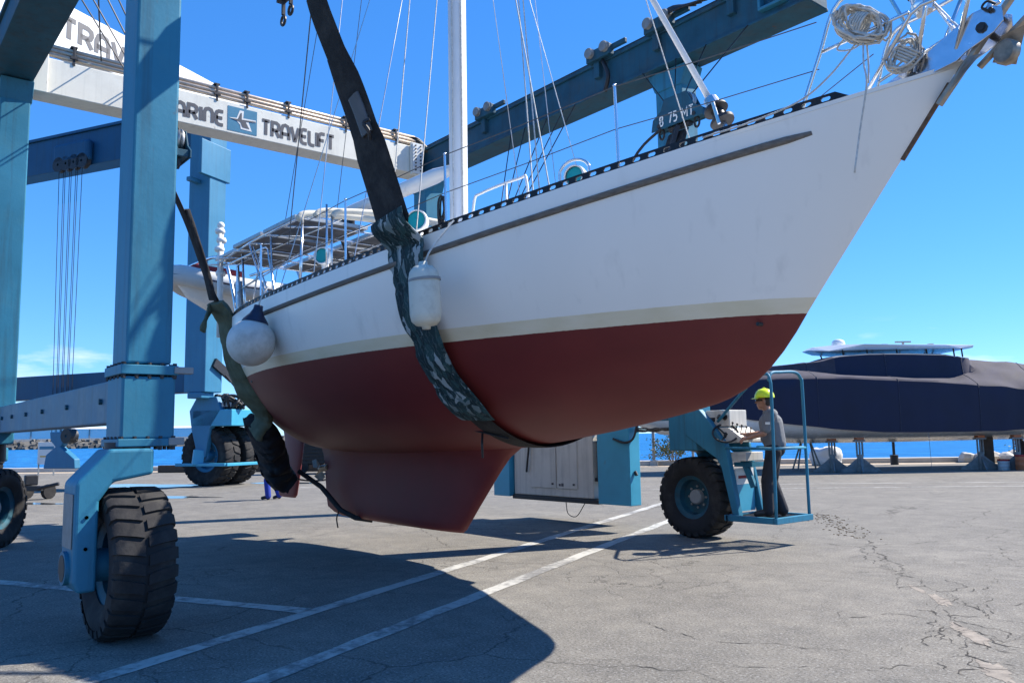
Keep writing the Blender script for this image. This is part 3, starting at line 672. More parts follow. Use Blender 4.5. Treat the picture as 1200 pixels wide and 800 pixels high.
# skeg hung rudder, propeller
mb = MB(); vs = []; RZ = [(2.0, -13.25, -12.55, .07), (1.5, -13.05, -12.33, .075), (1.0, -13.18, -12.45, .07), (.62, -13.27, -12.56, .06), (.57, -13.2, -12.62, .045)]
for z, xa, xf, th in RZ:
    for k in range(20):
        a = 2*PI*k/20; c = .5+.5*math.cos(a); d = 1-c; prof = 1.48*(1.26*math.sqrt(max(d, 0))-.54*d-.72*d**2.2); vs.append((lerp(xa, xf, c), YC+th*prof*(1 if math.sin(a) >= 0 else -1), z))
fs = []
for i in range(len(RZ)-1):
    for k in range(20): fs.append((i*20+k, i*20+(k+1) % 20, (i+1)*20+(k+1) % 20, (i+1)*20+k))
fs.append(tuple((len(RZ)-1)*20+k for k in range(20)))
mb.add(vs, fs); mb.build('rudder', ANTIF, boat, auto=60)
mb = MB(); mb.tube([(-11.5, YC, 1.08), (-11.78, YC, 1.05)], [.05, .035], 12)
for k in range(3):
    t = 2*PI*k/3+.4; d = V((0, math.cos(t), math.sin(t))); e = V((0, -math.sin(t), math.cos(t))); c = V((-11.74, YC, 1.055))
    mb.add([c+d*.04-e*.03, c+d*.04+e*.03, c+d*.13+e*.075+V((.04, 0, 0)), c+d*.2+V((.02, 0, 0)), c+d*.13-e*.075-V((.04, 0, 0))], [(0, 1, 2, 3, 4)])
mb.build('propeller', ANCHOR, boat)
mb = MB(); mb.tube([(-3.72, YC-.245, 2.33), (-3.72, YC-.30, 2.33)], .016, 10); mb.build('through_hull', BLACK, boat)
for x in (-10.6,):
    mb = MB(); yy = hull_y_at(x, 2.27); mb.tube([(x, YC-yy+.05, 2.27), (x, YC-yy-.006, 2.27)], .02, 10); mb.build('through_hull', BLACK, boat)
# mast, boom, gooseneck
mb = MB(); mb.tube([(-8.08, YC, 3.3), (-8.08, YC, 18.6)], .115, 20); mast = mb.build('mast', MASTW, boat, auto=60)
mb = MB(); mb.tube([(-8.19, YC-.02, 3.7), (-8.19, YC-.02, 18)], .012, 6); mb.tube([(-7.955, YC-.03, 3.7), (-7.955, YC-.03, 18)], .010, 6); mb.tube([(-8.02, YC-.125, 3.8), (-8.02, YC-.12, 18)], .008, 6); mb.build('halyard', ROPE, mast)
mb = MB()
for sgn in (-1, 1):
    mb.bar((-8.05, YC, 10.6), (-8.25, YC+sgn*1.1, 10.75), .1, .03)
mb.build('spreader', MASTW, mast)
mb = MB()
for k in range(7):   # coiled black halyard tail on the mast
    x0 = -8.22+.02*random.uniform(-1, 1); y0 = YC-.16+.02*random.uniform(-1, 1); hh = .34+.07*random.uniform(-1, 1); w = .05
    mb.tube([(x0+w*math.sin(t_)*.6, y0+w*.5*math.sin(t_), 4.45-hh/2+hh/2*math.cos(t_)) for t_ in [2*PI*i/18 for i in range(18)]], .010, 6, closed=True)
mb.build('black_line_coil', BLACK, mast, smooth=True)
mb = MB(); mb.tube([(-8.2, YC, 4.82), (-8.6, YC, 4.83), (-11.3, YC, 4.86)], [.06, .10, .10], 16); boom = mb.build('boom', MASTW, boat, auto=50)
mb = MB(); mb.tube([(-11.05, YC-.04, 4.74), (-11.05, YC-.02, 4.45), (-11.0, YC+.1, 4.1)], .03, 8); mb.obox((-11.05, YC, 4.68), (.09, 0, 0), (0, .06, 0), (0, 0, .09)); mb.obox((-10.75, YC-.05, 4.70), (.05, 0, 0), (0, .05, 0), (0, 0, .10)); mb.build('mainsheet_block', DARKSTEEL, boom, bevel=.01)
# standing and running rigging
def wires(name, segs, r, m, parent=boat):
    for a, b in segs:
        mb = MB(); mb.tube([a, b], r, 6); mb.build(name, m, parent)
MH = (-8.08, YC, 18.3)
wires('shroud', [((-8.15, 3.95, 3.2), (-8.25, YC-1.1, 10.75)), ((-8.25, YC-1.1, 10.75), MH), ((-7.3, 3.98, 3.28), (-8.08, YC-.08, 10.5)), ((-8.9, 3.9, 3.2), (-8.08, YC-.08, 10.5)),
                 ((-8.15, 7.75, 3.2), (-8.25, YC+1.1, 10.75)), ((-7.3, 7.72, 3.28), (-8.08, YC+.08, 10.5)), ((-8.9, 7.8, 3.2), (-8.08, YC+.08, 10.5))], .0055, WIRE)
wires('running_rigging_line', [((-4.98, 4.55, 3.5), (-8.08, YC-.1, 12.4)), ((-5.08, 4.52, 3.5), (-7.0, 5.75, 9.9)), ((-5.14, 4.5, 3.5), (-7.1, 5.8, 10.1)),
                 ((-5.05, 6.9, 3.6), (-8.08, YC+.1, 16)), ((-6.5, 4.2, 3.4), (-7.98, YC-.1, 9.4)), ((-7.0, 4.2, 3.4), (-8.0, YC-.1, 13.4))], .006, ROPE)
wires('backstay', [((-13.9, YC, 3.3), MH)], .006, DWIRE)
wires('topping_lift', [((-11.25, YC-.02, 4.9), (-8.2, YC, 17.8))], .005, DWIRE)
wires('forestay', [((-2.42, YC, 4.05), (-8.0, YC, 18.2))], .016, INOX)
# inner forestay with furling drum
mb = MB(); mb.tube([(-4.30, YC, 4.43), (-7.7, YC, 11.2)], .028, 12); st = mb.build('inner_forestay_furler', MASTW, boat, smooth=True)
mb = MB(); mb.lathe([(0, -.09), (.05, -.09), (.105, -.085), (.11, -.06), (.055, -.05), (.055, .05), (.11, .06), (.105, .085), (.05, .09), (0, .09)], (-4.20, YC, 4.24), (-.45, 0, .9), 20); mb.build('furling_drum', DARKSTEEL, st, auto=40)
mb = MB(); mb.lathe([(0, .1), (.07, .1), (.062, .2), (.0, .2)], (-4.20, YC, 4.24), (-.45, 0, .9), 14); mb.tube([(-4.16, YC, 4.16), (-3.98, YC, 3.72)], .028, 8)
mb.bar((-4.19, YC-.1, 4.34), (-4.13, YC-.1, 4.12), .02, .03); mb.build('drum_cage', INOX, st, bevel=.006)
# stanchions and lifelines (both sides)
STX = [-4.43, -6.1, -7.55, -9.55, -10.9]
def deckpt(x, side, inset=.09): return V((x, YC+side*(half_b(x)-inset), sheer_z(x)))
for side in (-1, 1):
    tops = []
    for x in STX:
        b = deckpt(x, side); t_ = b+V((-.02, -side*.0, .74)); mb = MB(); mb.tube([b-V((0, 0, .02)), t_], .0125, 8); mb.lathe([(.035, 0), (.035, .02), (.017, .03), (.017, .08)], b, (0, 0, 1), 10); tops.append(t_)
        mb.ball(t_, .016, 8, 6); mb.build('stanchion', INOX, boat, auto=50)
    fr = V((-2.98, YC+side*.42, 4.47))
    for dz, r in ((0, .0045), (-.36, .004)):
        path = [fr+V((-.03, 0, dz*1.0))]
        for t_ in tops: path.append(t_+V((0, 0, dz-.01)))
        for a, b in zip(path, path[1:]):
            mb = MB(); mb.tube([a, (a+b)/2-V((0, 0, .008)), b], r, 6); mb.build('lifeline', DWIRE, boat)
# pulpit of stainless tube
mb = MB()
TR = .0155
for side in (-1, 1):
    s = side
    mb.tube(smoothpath([(-3.16, YC+s*.47, 3.78), (-3.0, YC+s*.43, 4.2), (-2.84, YC+s*.40, 4.56), (-2.5, YC+s*.34, 4.60), (-1.98, YC+s*.22, 4.63), (-1.72, YC+s*.06, 4.64), (-1.70, YC, 4.64)], 6), TR, 10)
    mb.tube([(-2.74, YC+s*.26, 3.9), (-2.4, YC+s*.28, 4.32), (-2.33, YC+s*.27, 4.36), (-2.0, YC+s*.2, 4.40)], TR*.9, 8)
    mb.tube([(-2.98, YC+s*.42, 4.23), (-2.4, YC+s*.30, 4.33)], TR*.85, 8)
    mb.tube([(-2.47, YC+s*.11, 3.98), (-2.24, YC+s*.26, 4.615)], TR, 8)
    mb.tube([(-2.2, YC+s*.08, 4.05), (-1.95, YC+s*.21, 4.63)], TR, 8)
mb.build('pulpit', INOX, boat, smooth=True)
# navigation lamp bracket and furler at the very bow
mb = MB(); mb.lathe([(0, 0), (.055, 0), (.075, .05), (.075, .07), (.06, .075), (.06, .16), (0, .16)], (-2.38, YC-.1, 4.38), (-.25, 0, 1), 16); mb.build('bow_furler_drum', INOX, boat, auto=40)
mb = MB(); mb.ball((-2.42, YC-.1, 4.58), .075, 12, 8, (1, 1, .8)); mb.ball((-2.30, YC-.13, 4.6), .055, 10, 8); mb.build('furler_cover', mat('mint_plastic', (.30, .45, .30), .5, var=.3, vscale=30), boat, smooth=True)
mb = MB(); mb.lathe([(0, .0), (.07, 0), (.07, .1), (.04, .12), (0, .12)], (-2.42, YC-.1, 4.53), (-.25, 0, 1), 14); mb.build('black_lamp_housing', BLACK, boat, auto=40)
mb = MB()
mb.tube([(-2.2, YC-.02, 4.15), (-2.36, YC-.06, 4.5)], .010, 8); mb.tube([(-2.15, YC-.05, 4.15), (-2.36, YC-.08, 4.5)], .008, 8); mb.tube([(-2.2, YC-.02, 4.15), (-2.24, YC-.025, 4.24)], .018, 8); mb.build('turnbuckle', INOX, boat)
# bow roller: two stainless cheeks with shackle pin, stem band, anchor
mb = MB()
for s in (-1, 1):
    pl = [(-2.78, 3.935), (-2.66, 3.985), (-2.46, 4.06), (-2.08, 4.255), (-1.97, 4.265), (-1.90, 4.225), (-1.90, 4.13), (-1.96, 4.075), (-2.14, 4.005), (-2.2, 3.965), (-2.5, 3.915)]
    mb.prism([(x, YC+s*.085-.006, z) for x, z in pl], (0, .012, 0))
mb.add([(-2.78, YC-.085, 3.93), (-2.78, YC+.085, 3.93), (-2.2, YC+.085, 4.0), (-2.2, YC-.085, 4.0)], [(0, 1, 2, 3)])
br = mb.build('bow_roller', ROLLER, boat, bevel=.003)
mb = MB(); mb.tube([(-1.96, YC-.12, 4.225), (-1.96, YC+.12, 4.225)], .014, 8); mb.tube([(-2.03, YC-.11, 4.13), (-2.03, YC+.11, 4.13)], .024, 10); mb.tube([(-2.03, YC-.105, 4.13), (-2.03, YC-.09, 4.13)], .036, 8)
mb.tube(smoothpath([(-1.97, YC-.11, 4.215), (-2.01, YC-.115, 4.255), (-1.975, YC-.115, 4.285), (-1.93, YC-.11, 4.25)], 4), .009, 6)
mb.build('shackle_pin', DARKSTEEL, br)
mb = MB(); mb.bar((-2.30, YC, 3.87), (-2.66, YC, 3.42), .05, .022, (0, 1, 0)); mb.build('stem_band', RUSTST, boat, bevel=.004)
mb = MB()
mb.bar((-2.36, YC-.035, 3.72), (-1.72, YC-.035, 4.44), .035, .055, (0, 1, 0)); mb.bar((-2.12, YC+.06, 3.93), (-1.60, YC+.06, 4.32), .03, .05, (0, 1, 0))
# flukes of the plough
mb.add([(-2.16, YC-.03, 4.0), (-2.02, YC-.16, 3.93), (-2.27, YC-.12, 3.74), (-2.12, YC-.02, 3.95)], [(0, 1, 2), (0, 2, 3), (1, 2, 3), (0, 1, 3)])
mb.add([(-1.80, YC+.02, 4.1), (-1.92, YC+.14, 3.90), (-2.05, YC+.1, 3.95), (-1.95, YC+.02, 4.08)], [(0, 1, 2, 3)])
mb.lathe([(0, -.07), (.05, -.07), (.06, 0), (.05, .07), (0, .07)], (-1.66, YC, 4.32), (0, 1, 0), 12)
mb.bar((-2.06, YC-.06, 4.46), (-1.72, YC-.06, 4.37), .03, .05); mb.build('anchor', ANCHOR, boat, bevel=.006)
mb = MB(); mb.lathe([(0, -.035), (.07, -.035), (.085, -.02), (.085, .02), (.07, .035), (0, .035)], (-1.93, YC+.02, 3.955), (.3, 1, 0), 14); mb.build('anchor_roller_wheel', ANCHOR, boat, auto=40)
# ventilators with teal lining
def vent(c, r, facing, hoop=True, post=.25):
    c = V(c); f_ = V(facing).normalized(); mb = MB()
    mb.lathe([(r*1.0, .02), (r*1.14, .03), (r*1.2, -.02), (r*1.02, -.12), (r*.6, -.2), (0, -.22)], c, f_, 24); mb.tube([c-f_*.1, c-f_*.1-V((0, 0, post+r))], .05, 10)
    vt = mb.build('ventilator', VENTW, boat, smooth=True); mb = MB(); mb.lathe([(0, 0), (r*.99, .0)], c, f_, 24); mb.build('lining', TEAL, vt)
    if hoop:
        mb = MB(); sd_ = f_.cross(V((0, 0, 1))).normalized(); R_ = r*1.75; base = c-V((0, 0, r*1.2+post*.4)); P = [base+sd_*R_]
        for i in range(9): t = PI*i/8; P.append(c+sd_*R_*math.cos(t)+V((0, 0, r*.45+R_*.75*math.sin(t))))
        P.append(base-sd_*R_); mb.tube(smoothpath(P, 3), .014, 8); mb.build('guard_hoop', INOX, vt, smooth=True)
cf = V((.62, -.78, .0))
vent((-7.72, 5.0, 3.93), .105, cf, False); vent((-10.05, 5.0, 3.945), .10, cf, False); vent((-5.17, 5.02, 3.79), .085, (.3, -.9, 0), True, .15); vent((-7.5, 6.7, 3.93), .105, cf, False)
# granny bar by the mast and grab rail
mb = MB(); mb.tube(smoothpath([(-6.9, 5.15, 3.5), (-6.84, 5.15, 3.96), (-6.7, 5.15, 4.03), (-6.1, 5.15, 4.03), (-5.98, 5.15, 3.98), (-5.95, 5.15, 3.5)], 5), .015, 8); mb.tube([(-6.3, 5.15, 4.03), (-6.28, 5.15, 3.5)], .013, 8); mb.build('guard_rail', MASTW, boat, smooth=True)
# bimini and solar arch over the cockpit
arch = MB(); tr = .016
NEAR, FAR = 4.45, 7.25
def lp(P, r=tr): arch.tube(P, r, 8)
for y in (NEAR, FAR):
    s = 1 if y == NEAR else -1
    lp([(-9.55, y, 3.2), (-9.60, y+.05*s, 4.31)], .019); lp([(-10.55, y+.1*s, 3.15), (-10.7, y+.1*s, 4.28)]); lp([(-10.4, y, 3.15), (-11.2, y, 4.25)]); lp([(-11.9, y+.25*s, 3.15), (-12.1, y+.25*s, 4.3)], .019); lp([(-13.0, y+.6*s, 3.15), (-12.9, y+.5*s, 4.3)])
    lp([(-9.60, y+.05*s, 4.31), (-11.4, y+.1*s, 4.33), (-13.3, y+.3*s, 4.36)], .017)
    lp(smoothpath([(-10.2, y, 3.2), (-10.5, y, 3.9), (-10.7, y+.05*s, 4.1), (-11.1, y+.1*s, 4.16), (-12.6, y+.15*s, 4.18)], 5), .014)
    lp([(-9.60, y, 3.8), (-12.0, y+.2*s, 3.75)], .011)
for x in (-9.6, -10.2, -10.8, -11.4, -12.0, -12.6, -13.2): lp([(x, NEAR+.07, 4.30), (x-.02, YC-.7, 4.40), (x-.02, YC+.7, 4.40), (x, FAR-.07, 4.30)], .014)
for y in (NEAR+.6, NEAR+1.05, YC, FAR-.6, FAR-1.05): lp([(-9.6, y, 4.36), (-13.2, y, 4.38)], .012)
lp([(-10.55, NEAR+.1, 3.2), (-11.3, NEAR+.1, 4.25)], .012); lp([(-11.9, NEAR+.3, 3.2), (-11.0, NEAR+.1, 4.2)], .012); lp([(-12.4, FAR-.3, 3.2), (-11.4, FAR-.2, 4.2)], .012)
arch.build('bimini_frame', INOX, boat, smooth=True)
for i, (x0, x1, y0, y1) in enumerate(((-11.2, -10.15, 4.65, 5.75), (-12.35, -11.3, 4.65, 5.75), (-13.4, -12.45, 4.75, 5.75), (-11.2, -10.15, 5.95, 7.05), (-12.35, -11.3, 5.95, 7.05), (-13.4, -12.45, 5.95, 7.0))):
    mb = MB(); zt = 4.44; mb.box(x0, x1, y0, y1, zt, zt+.035); pn = mb.build('solar_panel', SOLAR, boat, bevel=.004)
    mb = MB(); e = .03
    for a in ((x0-.003, x1+.003, y0-.003, y0+e), (x0-.003, x1+.003, y1-e, y1+.003), (x0-.003, x0+e, y0+e, y1-e), (x1-e, x1+.003, y0+e, y1-e)): mb.box(a[0], a[1], a[2], a[3], zt-.006, zt+.041)
    mb.build('frame', STEEL, pn)
for (x, zz) in ((-9.62, 4.33), (-9.15, 4.27), (-8.7, 4.16)):
    mb = MB(); mb.tube(smoothpath([(x, NEAR, zz-.06), (x, NEAR+.15, zz+.03), (x, YC-.5, zz+.10), (x, YC+.5, zz+.10), (x, FAR-.15, zz+.03), (x, FAR, zz-.06)], 5), .035 if x > -9.6 else .05, 10); mb.build('rolled_awning', CANVAS, boat, smooth=True)
mb = MB(); mb.tube([(-8.62, NEAR-.1, 3.25), (-8.64, NEAR-.1, 4.22)], .013, 8); mb.tube([(-8.7, NEAR, 3.2), (-8.7, NEAR, 4.12)], .013, 8); mb.tube([(-8.7, FAR, 3.2), (-8.7, FAR, 4.12)], .013, 8); mb.build('awning_pole', INOX, boat, smooth=True)
# stern rail and lattice mast of the davits
mb = MB()
for s in (-1, 1):
    mb.tube(smoothpath([(-11.6, YC+s*1.4, 3.2), (-11.65, YC+s*1.4, 3.75), (-12.6, YC+s*1.05, 3.82), (-13.8, YC+s*.45, 3.88), (-14.1, YC, 3.9)], 5), .0145, 8)
    mb.tube([(-11.7, YC+s*1.4, 3.48), (-12.6, YC+s*1.05, 3.52), (-13.9, YC+s*.42, 3.56)], .011, 8)
    for x, w in ((-12.3, 1.15), (-12.9, .9), (-13.5, .6)): mb.tube([(x, YC+s*w, 3.15), (x, YC+s*(w+.02), 3.85)], .0125, 8)
    mb.tube(smoothpath([(-13.5, YC+s*.6, 3.1), (-13.9, YC+s*.66, 4.3), (-14.5, YC+s*.66, 4.75), (-16.3, YC+s*.66, 4.85)], 5), .03, 8)
mb.build('stern_rail', INOX, boat, smooth=True)
mb = MB(); mb.tube([(-13.2, 4.78, 3.15), (-13.25, 4.78, 4.95)], .05, 8)
for z in (4.2, 4.45, 4.6, 4.75, 4.9): mb.lathe([(0, -.05), (.07, -.04), (.085, 0), (.07, .04), (0, .05)], (-13.25, 4.78+.02*math.sin(z*20), z), (0, 0, 1), 10)
mb.ball((-13.25, 4.78, 5.0), .06, 10, 7); mb.build('wrapped_antenna_post', VENTW, boat, smooth=True)
mb = MB()
for i in range(9):
    x = -11.8-.22*i; mb.tube([(x, YC-1.32+.11*i, 3.15), (x-.1*random.uniform(-1, 1), YC-1.28+.11*i, 3.5+.35*random.random())], .02+.012*random.random(), 6)
mb.build('stern_gear', STEEL, boat, smooth=True)

# inflatable dinghy hoisted on the stern davits
dg = root('inflatable_dinghy', (-15.6, YC, 3.9), 'grey inflatable dinghy under a red cover hoisted behind the stern', 'dinghy')
DX, DY = -15.6, YC
def dgy(a, b, z): return V((DX+a, DY-.05+b, z))      # b negative towards starboard, where the bow points
mb = MB()
for sg in (-1, 1):
    P = smoothpath([dgy(0, -1.0, 4.56), dgy(sg*.24, -.92, 4.52), dgy(sg*.5, -.6, 4.42), dgy(sg*.62, 0, 4.33), dgy(sg*.64, .8, 4.30), dgy(sg*.64, 1.5, 4.30)], 6)
    mb.tube(P, [.19]*(len(P)-4)+[.18, .16, .12, .05], 16)
mb.build('buoyancy_tube', DINGHY, dg, smooth=True)
mb = MB(); vs = []
for y, w, d, zz in ((-.98, .06, .06, 4.46), (-.75, .26, .26, 4.38), (-.3, .46, .42, 4.3), (.4, .5, .44, 4.26), (1.35, .5, .36, 4.26)):
    vs += [dgy(-w, y, zz), dgy(-w*.5, y, zz-d*.75), dgy(0, y, zz-d), dgy(w*.5, y, zz-d*.75), dgy(w, y, zz), dgy(0, y, zz+.1)]
fs = []
for i in range(4):
    for k in range(6): fs.append((i*6+k, i*6+(k+1) % 6, i*6+6+(k+1) % 6, i*6+6+k))
fs += [tuple(range(6)), tuple(24+k for k in range(6))]; mb.add(vs, fs); mb.build('bottom_shell', YACHTW, dg, auto=40)
mb = MB(); mb.prism([dgy(-.55, .1, 4.46), dgy(-.55, -.25, 4.48), dgy(-.2, -.75, 4.58), dgy(.2, -.75, 4.58), dgy(.55, -.25, 4.48), dgy(.55, .1, 4.46)], (0, 0, .2)); mb.build('red_cover', REDCL, dg, bevel=.05, seg=3)
mb = MB()
for sg in (-1, 1): mb.tube(smoothpath([dgy(0, -1.2, 4.56), dgy(sg*.34, -1.06, 4.51), dgy(sg*.66, -.66, 4.41), dgy(sg*.81, 0, 4.32), dgy(sg*.83, 1.4, 4.30)], 6), .018, 6)
mb.build('rubbing_cord', NAVY, dg, smooth=True)

# coils of rope hung on the pulpit rails
def coil(name, c, R_, tilt, loops, r, label, tail=None):
    c = V(c); mb = MB(); rnd = random.Random(len(name)+int(c.x*100))
    for k in range(loops):
        a = R_*(1+.18*rnd.uniform(-1, 1)); b = R_*.62*(1+.2*rnd.uniform(-1, 1)); off = V((rnd.uniform(-.05, .05), rnd.uniform(-.05, .05), rnd.uniform(-.02, .02)))
        P = []
        for i in range(20):
            t = 2*PI*i/20; q = V((a*math.cos(t), .03*math.sin(2*t+k), b*math.sin(t))); q.rotate(Matrix.Rotation(tilt+rnd.uniform(-.12, .12), 3, 'Y')); q.rotate(Matrix.Rotation(.7+rnd.uniform(-.3, .3), 3, 'Z')); P.append(c+off+q)
        mb.tube(P, r, 6, closed=True)
    for k in range(5):
        P = []
        for i in range(12): t = 2*PI*i/12; q = V((0.02*k-.04, .055*math.cos(t), .085*math.sin(t))); q.rotate(Matrix.Rotation(tilt, 3, 'Y')); P.append(c+q)
        mb.tube(P, r, 6, closed=True)
    o = mb.build(name, ROPE, None, smooth=True); tag(o, label, 'rope'); 
    if tail:
        for P in tail: mb2 = MB(); mb2.tube(smoothpath(P, 6), r*.8, 6); mb2.build('loose_end', ROPE, o, smooth=True)
    return o
coil('rope_coil', (-2.69, 5.43, 4.32), .155, .55, 14, .0085, 'fat bundle of weathered white rope hung on the pulpit rail', [
    [(-2.68, 5.45, 4.22), (-2.64, 5.35, 4.0), (-2.62, 5.33, 3.83), (-2.70, 5.36, 3.55), (-2.75, 5.34, 3.25)],
    [(-2.72, 5.43, 4.2), (-2.9, 5.36, 4.0), (-3.1, 5.28, 3.86), (-3.4, 5.12, 3.76), (-3.75, 5.0, 3.72)],
    [(-2.66, 5.45, 4.24), (-2.68, 5.5, 4.05), (-2.70, 5.52, 3.92)], [(-2.8, 5.44, 4.28), (-2.86, 5.42, 4.2), (-2.74, 5.42, 4.16), (-2.62, 5.43, 4.22)]])
coil('rope_coil', (-2.50, 5.68, 4.10), .12, -.9, 10, .008, 'smaller hank of white rope tied to the bow roller')

# ------------------------------------------------------------------ slings
def strap(path, width, th, wdir=(1, 0, 0), puff=0., wob=0., seed=0, K=10):
    """closed ribbon along path, section a flattened oval"""
    P = [V(p) for p in path]; n = len(P); vs = []; wd = V(wdir)
    for i, p in enumerate(P):
        t = (P[min(i+1, n-1)]-P[max(i-1, 0)]).normalized(); w = (wd-t*wd.dot(t)).normalized(); nn = t.cross(w)
        wi = width(i/(n-1)) if callable(width) else width; ti = th(i/(n-1)) if callable(th) else th
        for k in range(K):
            a = 2*PI*k/K; ca, sa = math.cos(a), math.sin(a)
            ex = abs(ca)**.5*(1 if ca > 0 else -1); ey = abs(sa)**.6*(1 if sa > 0 else -1)
            j = wob*(mnoise.noise(V((p.x*3+ca*1.3, p.y*5+sa+seed, p.z*5)))+.7*mnoise.noise(V((p.x*9+ca*3.1, p.y*8+sa*2.3+seed, p.z*13)))) if wob else 0
            vs.append(p+w*(ex*wi/2+j)+nn*(ey*(ti/2)+j*.7))
    mb = MB(); fs = []
    for i in range(n-1):
        for k in range(K): fs.append((i*K+k, i*K+(k+1) % K, (i+1)*K+(k+1) % K, (i+1)*K+k))
    fs += [tuple(range(K)), tuple((n-1)*K+k for k in range(K))]; mb.add(vs, fs); return mb
def hull_wrap(xf, off, s0=1., s1=0., n=26, side=-1):
    o = []
    for i in range(n+1):
        s = lerp(s0, s1, i/n); x = xf(s); y, z = hull_pt(x, s); y2, z2 = hull_pt(x, max(0, s-.02)); y3, z3 = hull_pt(x, min(1, s+.02))
        t = V((y3-y2, z3-z2)); t = t.normalized() if t.length > 1e-6 else V((1, 0)); nn = V((t.y, -t.x)); o.append(V((x, YC+side*(y+nn.x*off), z+nn.y*off)))
    return o
# forward sling
fs_root = root('lifting_sling', (-6.5, YC, 1.4), 'wide black lifting sling in a leaf camouflage sleeve beside the long fender', 'sling')
BLKN, BLKF = V((-6.72, 3.22, 5.72)), V((-6.72, 8.48, 5.55))
xf = lambda s: lerp(-6.66, -6.48, s)
near = [BLKN+V((0, .02, -.12)), V((-6.70, 3.32, 5.35)), V((-6.60, 3.62, 4.55)), V((-6.52, 3.92, 3.62))]+hull_wrap(xf, .02)
far = [V((q.x, 2*YC-q.y, q.z)) for q in near][::-1]; far[-1] = BLKF+V((0, -.02, -.1)); far[-2] = V((-6.7, 8.33, 5.2)); far[-3] = V((-6.6, 8.06, 4.5))
full = smoothpath(near, 3)+smoothpath(far, 3)[1:]
strap(full, lambda t: .34, .018).build('strap', STRAP, fs_root, auto=60)
up = smoothpath([V((-6.66, 3.43, 5.05)), V((-6.60, 3.62, 4.55)), V((-6.50, 3.90, 3.62)), V((-6.47, 3.93, 3.4))], 12)
strap(up, lambda t: interp([(0, .34), (.2, .44), (.42, .46), (.47, .54), (.9, .56), (1, .55)], t), .04, wob=.006).build('upper_sleeve', STRAP, fs_root, auto=60)
mb = strap([V((-6.55, 3.56, 4.63)), V((-6.53, 3.60, 4.52)), V((-6.515, 3.64, 4.40)), V((-6.50, 3.68, 4.28))], .18, .052); mb.build('wear_patch', mat('grey_sleeve_patch', (.10, .105, .115), .6, var=.3), fs_root, auto=60)
mb = MB(); mb.tube(smoothpath([(-6.36, 3.62, 4.36), (-6.40, 3.58, 4.33), (-6.38, 3.62, 4.26), (-6.42, 3.66, 4.2)], 4), .02, 6); mb.build('shackle', DARKSTEEL, fs_root)
cam_path = [V((-6.48, 3.86, 3.52)), V((-6.47, 3.885, 3.42))]+hull_wrap(lambda s: xf(s), .034, .99, .30, 30)
strap(smoothpath(cam_path, 2), lambda t: .54+.035*math.sin(t*17)+.03*math.sin(t*7+1), lambda t: .05+.02*math.sin(t*23), wob=.022, seed=4).build('camouflage_sleeve', CAMO, fs_root, auto=70)
mb = MB(); mb.tube(smoothpath([(-6.85, YC-.62, 1.53), (-6.78, YC-.68, 1.42), (-6.80, YC-.66, 1.28)], 5), .012, 6); mb.tube([(-6.9, YC-.7, 1.56), (-6.5, YC-.55, 1.47)], .011, 6); mb.build('tie_cord', BLACK, fs_root)
# aft sling
as_root = root('lifting_sling', (-11.9, YC, .9), 'lifting sling in olive canvas and black cloth under the stern', 'sling')
BANN, BANF = V((-10.35, 3.12, 4.95)), V((-10.45, 8.58, 4.95))
def hugged(x, z, off=.05): return V((x, YC-hull_y_at(x, z)-off, z))
pth = [BANN+V((-.2, .04, -.25)), V((-10.72, 3.45, 4.25)), V((-10.86, 3.80, 3.5)), hugged(-10.92, 3.08, .04), hugged(-11.0, 2.62), hugged(-11.12, 2.2, .07), hugged(-11.35, 1.84, .10), V((-11.62, 4.95, 1.42)), V((-11.76, 5.22, 1.02)), V((-11.9, YC, .86))]
pf = [V((q.x, 2*YC-q.y, q.z)) for q in pth][::-1]
strap(smoothpath(pth+pf[1:], 6), .15, .022).build('strap', STRAP, as_root, auto=60)
strap(smoothpath([V((-10.89, 3.87, 3.32)), hugged(-10.92, 3.08, .05), hugged(-11.0, 2.62, .06), hugged(-11.12, 2.2, .08), hugged(-11.35, 1.84, .11), V((-11.48, 4.70, 1.60))], 10), lambda t: .42+.04*math.sin(t*13)+.12*t, lambda t: .10+.02*math.sin(t*9), wob=.05, seed=2).build('olive_sleeve', OLIVE, as_root, auto=70)
mb = strap(smoothpath([V((-10.95, 3.84, 3.28)), V((-10.9, 3.78, 3.16)), V((-10.75, 3.70, 3.05)), V((-10.72, 3.66, 2.9))], 6), .09, .035, (0, 0, 1), wob=.01); mb.build('knotted_olive_tail', OLIVE, as_root, smooth=True)
strap(smoothpath([V((-10.62, 3.38, 4.45)), V((-10.80, 3.70, 3.75)), V((-10.88, 3.84, 3.35))], 8), lambda t: .17+.03*t, .05, wob=.012).build('upper_sleeve', STRAP, as_root, auto=70)
strap(smoothpath([V((-11.50, 4.74, 1.74)), V((-11.62, 4.93, 1.48)), V((-11.72, 5.08, 1.18)), V((-11.76, 5.2, .95)), V((-11.78, 5.3, .86))], 16), lambda t: .52+.10*math.sin(t*5+.6), lambda t: .24+.12*math.sin(t*PI*.85), wob=.09, seed=9, K=26).build('black_sleeve', BLACKSL, as_root, smooth=True)
mb = MB(); mb.tube([(-11.75, 5.5, 1.02), (-11.3, 5.64, .80), (-10.75, 5.66, .50), (-10.45, 5.74, .40), (-10.35, 5.95, .36)], .036, 10); mb.tube(smoothpath([(-10.72, 5.62, .48), (-10.74, 5.6, .38), (-10.7, 5.6, .26)], 4), .010, 6); mb.build('keel_tie', STRAP, as_root, auto=60)

